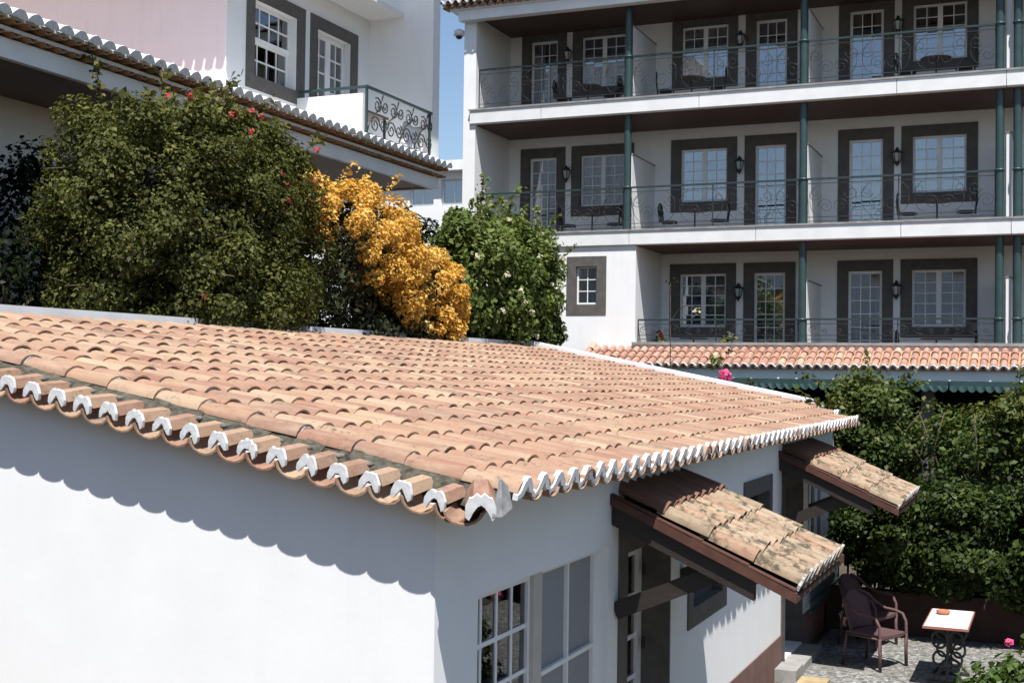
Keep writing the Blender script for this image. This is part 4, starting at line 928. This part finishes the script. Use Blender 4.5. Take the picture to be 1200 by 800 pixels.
bush('shaded_ivy', 'dark ivy growing in the shade under the villa porch', 'ivy', (-11.7, 11.5, .2), [(ellip((-11.9, 11.6, 1.35), (.6, 2.3, 1.3), 2.8), 110, (.25, .42), 130, 31)], 'leafI', .085)
bush('dark_shrub', 'dark shrub between the orange bush and the green bush', 'bush', (-10.3, 19.2, .2), [(ellip((-10.4, 19.6, 1.5), (.5, 1.4, 1.15), 2.4), 50, (.2, .36), 120, 32)], 'leafI', .09)
sp = thing('climbing_vine', 'thin leafy vine stems hanging from the villa porch eave', 'vine', (-11.1, 12.6, 3.6)); mb = MB(); pts = []
for (a, b) in (((-11.05, 12.35, 3.9), (-10.95, 12.5, 3.2)), ((-10.98, 13.6, 3.95), (-10.7, 13.5, 3.2))):
    pts += sprig(mb, a, b, .05, .01, 12)
mb.build('stems', 'bark', sp)['kind'] = 'stuff'; pp = np.repeat(np.array([tuple(p) for p in pts]), 4, 0)+rng.normal(size=(len(pts)*4, 3))*.05
put('foliage', leaf_mesh('foliage', pp, rng.normal(size=pp.shape)+np.array([1, -1, .5]), .09, 'leafA', rng.random(len(pp))), sp)
# loose shoots on the bush tops
def shoots(root, starts, mat, size, seed, ln=(.3, .7), lean=(0, 0, 1)):
    rs = np.random.default_rng(seed); mb = MB(); pts = []
    for s in starts:
        s = np.array(s); e = s+np.array(lean)*rs.uniform(*ln)+rs.normal(size=3)*.18; pts += sprig(mb, s, e, .06, .007, 9)
    mb.build('shoots', 'bark', root)['kind'] = 'stuff'; pp = np.repeat(np.array([tuple(p) for p in pts]), 4, 0); pp = pp+rs.normal(size=pp.shape)*.035
    put('shoot_leaves', leaf_mesh('shoot_leaves', pp, rs.normal(size=pp.shape)+np.array([.3, -.4, .8]), size, mat, rs.random(len(pp))*.7+.2), root)
shoots(A_, [(-9.1+.4*rs.random(), 10.5+3.0*q, 2.6+.3*math.sin(3.1*q)) for q in np.linspace(0, 1, 16)]+[(-8.7, 13.7, z) for z in (2.2, 2.5, 2.8)], 'leafA', .08, 3, (.2, .5), (.2, .25, .8))
shoots(W_, [(-8.9+.5*rs.random(), 18.2+3.2*q, 2.3+.3*math.sin(3.1*q)) for q in np.linspace(0, 1, 16)]+[(-8.6, 22.2, z) for z in (1.0, 1.5, 2.0)], 'leafB', .085, 4, (.2, .55), (.1, .3, .8))
shoots(O_, [(-9.0+.4*rs.random(), 13.8+1.8*q, 2.25) for q in np.linspace(0, 1, 5)], 'orange', .06, 6, (.1, .3), (.2, .1, .8))
# hedge on the far side of the patio, behind a low brown wall
H_ = thing('tall_hedge', 'tall dense green hedge behind the low brown garden wall', 'hedge', (-.5, 20, G))
hp = [(ellip((-.2, 18.25, -2.2), (2.6, .62, .68), 3.2, (.8, 1.)), 230, (.16, .32), 210, 45), (ellip((.1, 20.1, -1.75), (3.0, 1.15, 1.2), 4.5, (.8, 1.)), 330, (.22, .42), 165, 41), (ellip((-2.6, 19.7, -.75), (.62, .6, .85), 2.4), 60, (.16, .3), 130, 42), (ellip((-.1, 19.7, -.7), (.8, .5, .55), 2.4), 46, (.16, .3), 110, 43), (ellip((-2.75, 19.4, -1.6), (.5, .6, 1.1), 2.6), 60, (.18, .34), 140, 44)]
Ps, Ns, Ts = [], [], []
for smp, n, rc, per, seed in hp:
    P, Nn, cid, r3 = clumps(n, smp, seed, rc, per); Ps.append(P); Ns.append(Nn); Ts.append(.2+.32*cid+r3.normal(size=len(P))*.17)
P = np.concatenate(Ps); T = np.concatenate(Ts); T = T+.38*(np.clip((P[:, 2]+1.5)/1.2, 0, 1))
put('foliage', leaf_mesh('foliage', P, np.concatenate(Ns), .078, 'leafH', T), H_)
mb = MB()
for i in range(26):
    x = -2.9+.25*i; mb.tube([(x, 20+random.uniform(-.5, .5), G), (x+random.uniform(-.2, .2), 19.9, -2.6), (x+random.uniform(-.4, .4), 19.6, -1.2), (x+random.uniform(-.5, .5), 19.4, -.5)], .03, 5, .008)
mb.build('stems', 'bark', H_, True)['kind'] = 'stuff'
shoots(H_, [(-3.0, 19.4, -.55), (-3.0, 19.3, -.7), (-2.9, 19.5, -.4)], 'leafH', .09, 7, (.4, .8), (-.8, 0, .5)); shoots(H_, [(-2.7+.16*i, 19.5, -.35) for i in range(5)]+[(-.5, 19.4, -.4)], 'leafH', .085, 8, (.25, .55), (0, 0, 1))
for i, c in enumerate([(-.75, 18.9, -2.75), (-.72, 18.92, -2.82)]): cluster(H_, 'blossom', c, .08, 20, 'pinkf', .06, 300+i, (0, -1, .5))
g2 = bush('added_hedge', 'unseen leafy hedge added beside the patio to block sky light', 'hedge', (3.4, 9, G), [(ellip((3.6, 9, -1.9), (1.0, 8.5, 1.9), 5, (.8, 1.)), 150, (.45, .8), 60, 61)], 'leafH', .26)  # added out of view to cut the sky fill on the cottage wall
o = MB().box((-2.98, 18.32, G), (4.2, 18.52, -2.96)).build('garden_wall', 'brownwall'); tag(o, 'low dark brown garden wall below the tall hedge', 'wall')
B_ = bush('hibiscus_shrub', 'bright leafy shrub in the lower corner beside the marble table', 'shrub', (-.1, 12.3, G),
     [(ellip((-.22, 12.3, -2.86), (.60, .6, .26), 2.2), 60, (.10, .22), 34, 51), (ellip((.24, 12.9, -2.42), (.40, .5, .55), 2.2), 44, (.10, .22), 36, 52), (ellip((-.1, 12.2, -3.2), (.66, .6, .3), 2.2), 34, (.13, .24), 36, 53)], 'hib', .105, aspect=.5, limbs=8)
for i, (c, mt) in enumerate([((-.42, 13.3, -2.55), 'pinkf'), ((-.02, 12.0, -2.05), 'red')]): cluster(B_, 'blossom', c, .035, 16, mt, .06, 330+i, (0, -1, .8))
# rose with dry flower stalks behind the far edge of the roof
r = thing('rose_plant', 'tall rose stems with one pink bloom rising behind the roof edge', 'rose', (-5.6, 21.6, G)); mb = MB()
q1 = sprig(mb, (-6.2, 21.6, G), (-6.22, 21.5, 1.6), 0, .018, 10); q2 = sprig(mb, (-5.3, 21.7, G), (-5.3, 21.5, .25), .02, .016, 10); q3 = sprig(mb, (-5.4, 21.6, -1), (-4.9, 21.4, -.15), .1, .01, 8); q4 = sprig(mb, (-6.22, 21.5, .9), (-5.75, 21.4, 1.15), .15, .008, 6)
mb.build('stems', 'bark', r)['kind'] = 'stuff'; cluster(r, 'bloom', (-5.22, 21.42, .0), .11, 50, 'pinkf', .09, 400, (0, -1, .5)); cluster(r, 'leaves', (-5.4, 21.5, .25), .16, 40, 'leafB', .1, 401); cluster(r, 'leaves', (-4.8, 21.4, -.15), .14, 30, 'leafD', .1, 402)
cluster(r, 'dry_head', (-6.2, 21.5, 1.62), .12, 9, 'leafD', .06, 403); cluster(r, 'dry_head', (-5.75, 21.4, 1.1), .12, 14, 'cream', .05, 404); cluster(r, 'dry_head', (-5.2, 21.5, .42), .10, 8, 'leafD', .06, 405)

# ================================================================== PATIO FURNITURE
def wicker_chair(loc, rz, label):
    t = thing('patio_armchair', label, 'chair', loc, 'wicker armchairs on the patio', rz)
    L_ = lambda mb, nm, mat='wicker', sm=True: mb.build(nm, mat, t, sm, local=True)
    n = 8; V, F = [], []   # seat with a dipped middle and rounded front
    mb = MB()
    for z in (.43, .395):
        for i in range(n+1):
            for j in range(n+1):
                x = -.24+.50*i/n; y = -.25+.50*j/n; x += .03*(1-(2*j/n-1)**2) if i == n else 0
                mb.v.append((x, y, z-.018*math.sin(math.pi*i/n)*math.sin(math.pi*j/n)))
    k = (n+1)**2; idx = lambda i, j, s: s*k+i*(n+1)+j
    for i in range(n):
        for j in range(n): mb.f.append((idx(i, j, 0), idx(i+1, j, 0), idx(i+1, j+1, 0), idx(i, j+1, 0))); mb.f.append((idx(i, j, 1), idx(i, j+1, 1), idx(i+1, j+1, 1), idx(i+1, j, 1)))
    for i in range(n):
        mb.f += [(idx(i, 0, 0), idx(i, 0, 1), idx(i+1, 0, 1), idx(i+1, 0, 0)), (idx(i, n, 0), idx(i+1, n, 0), idx(i+1, n, 1), idx(i, n, 1)), (idx(0, i, 0), idx(0, i+1, 0), idx(0, i+1, 1), idx(0, i, 1)), (idx(n, i, 0), idx(n, i, 1), idx(n, i+1, 1), idx(n, i+1, 0))]
    mb.mi = [0]*len(mb.f); L_(mb, 'seat', sm=False)
    mb = MB(); m = 10; h = 8   # curved back shell
    for s in (0, .022):
        for i in range(m+1):
            a = -1+2*i/m
            for j in range(h+1):
                q = j/h; zt = .90-.10*a*a; z = .44+(zt-.44)*q
                mb.v.append((-.26-s-.09*q+.07*a*a, a*(.24+.03*q), z))
    k = (m+1)*(h+1); idx = lambda i, j, s: s*k+i*(h+1)+j
    for i in range(m):
        for j in range(h): mb.f += [(idx(i, j, 0), idx(i+1, j, 0), idx(i+1, j+1, 0), idx(i, j+1, 0)), (idx(i, j, 1), idx(i, j+1, 1), idx(i+1, j+1, 1), idx(i+1, j, 1))]
        mb.f.append((idx(i, h, 0), idx(i+1, h, 0), idx(i+1, h, 1), idx(i, h, 1)))
    for j in range(h): mb.f += [(idx(0, j, 0), idx(0, j+1, 0), idx(0, j+1, 1), idx(0, j, 1)), (idx(m, j, 0), idx(m, j, 1), idx(m, j+1, 1), idx(m, j+1, 0))]
    mb.mi = [0]*len(mb.f); L_(mb, 'backrest')
    for s in (-1, 1):
        L_(MB().tube([(.25, s*.285, 0), (.25, s*.285, .35), (.24, s*.29, .55), (.19, s*.295, .635), (.1, s*.295, .66), (-.05, s*.29, .67), (-.18, s*.28, .73), (-.27, s*.245, .82), (-.33, s*.12, .885)], .019, 8), 'arm')
        L_(MB().tube([(-.24, s*.25, .43), (-.30, s*.26, 0)], .018, 8), 'leg'); L_(MB().tube([(.245, s*.285, .40), (.25, s*.285, .005)], .022, 8), 'leg')
        L_(MB().tube([(-.25, s*.255, .39), (.245, s*.28, .39)], .014, 6), 'side_rail')
    L_(MB().tube([(.245, -.28, .39), (.245, .28, .39)], .016, 6), 'front_rail')
    return t
wicker_chair((-2.04, 16.24, G), -.45, 'mauve brown wicker armchair standing nearer the marble table'); wicker_chair((-2.28, 17.45, G), -.35, 'wicker armchair farther back, against the low brown garden wall')
t = thing('cafe_table', 'rectangular white marble cafe table with black cast iron base', 'table', (-1.15, 15.87, G))
MB().box((-1.385, 15.275, G+.70), (-.915, 16.455, G+.724)).build('table_top', 'marble', t)
mb = MB()
for a, b in (((-1.40, 15.26), (-.90, 15.275)), ((-1.40, 16.455), (-.90, 16.47)), ((-1.40, 15.275), (-1.385, 16.455)), ((-.915, 15.275), (-.90, 16.455))): mb.box((a[0], a[1], G+.695), (b[0], b[1], G+.722))
mb.build('table_edge', 'redwood', t)
for yy in (15.6, 16.15):
    mb = MB(); mb.beam((-1.36, yy, G+.02), (-.94, yy, G+.02), .05, .04); mb.beam((-1.33, yy, G+.68), (-.97, yy, G+.68), .04, .03); mb.beam((-1.15, yy, G+.03), (-1.15, yy, G+.68), .03, .03, (0, 1, 0))
    for s in (-1, 1):
        mb.tube([(-1.15+s*.09+s*.085*math.cos(q), yy, G+.52+.1*math.sin(q)) for q in np.linspace(0, 6.28, 14)], .016, 6); mb.tube([(-1.15+s*.09+s*.07*math.cos(q), yy, G+.30+.085*math.sin(q)) for q in np.linspace(0, 6.28, 14)], .016, 6); mb.tube([(-1.15, yy, G+.2), (-1.15+s*.08, yy, G+.16), (-1.15+s*.19, yy, G+.03)], .018, 6)
    mb.build('iron_leg', 'iron', t)
MB().beam((-1.15, 15.6, G+.2), (-1.15, 16.15, G+.2), .03, .03).build('stretcher', 'iron', t)
o = MB().lathe([(.045, 0), (.075, .01), (.08, .045), (.065, .05), (.058, .02), (.01, .015)], (-1.24, 16.1, G+.726), 16).build('ashtray', 'clay', None, True); tag(o, 'round clay ashtray on the white marble table', 'ashtray')
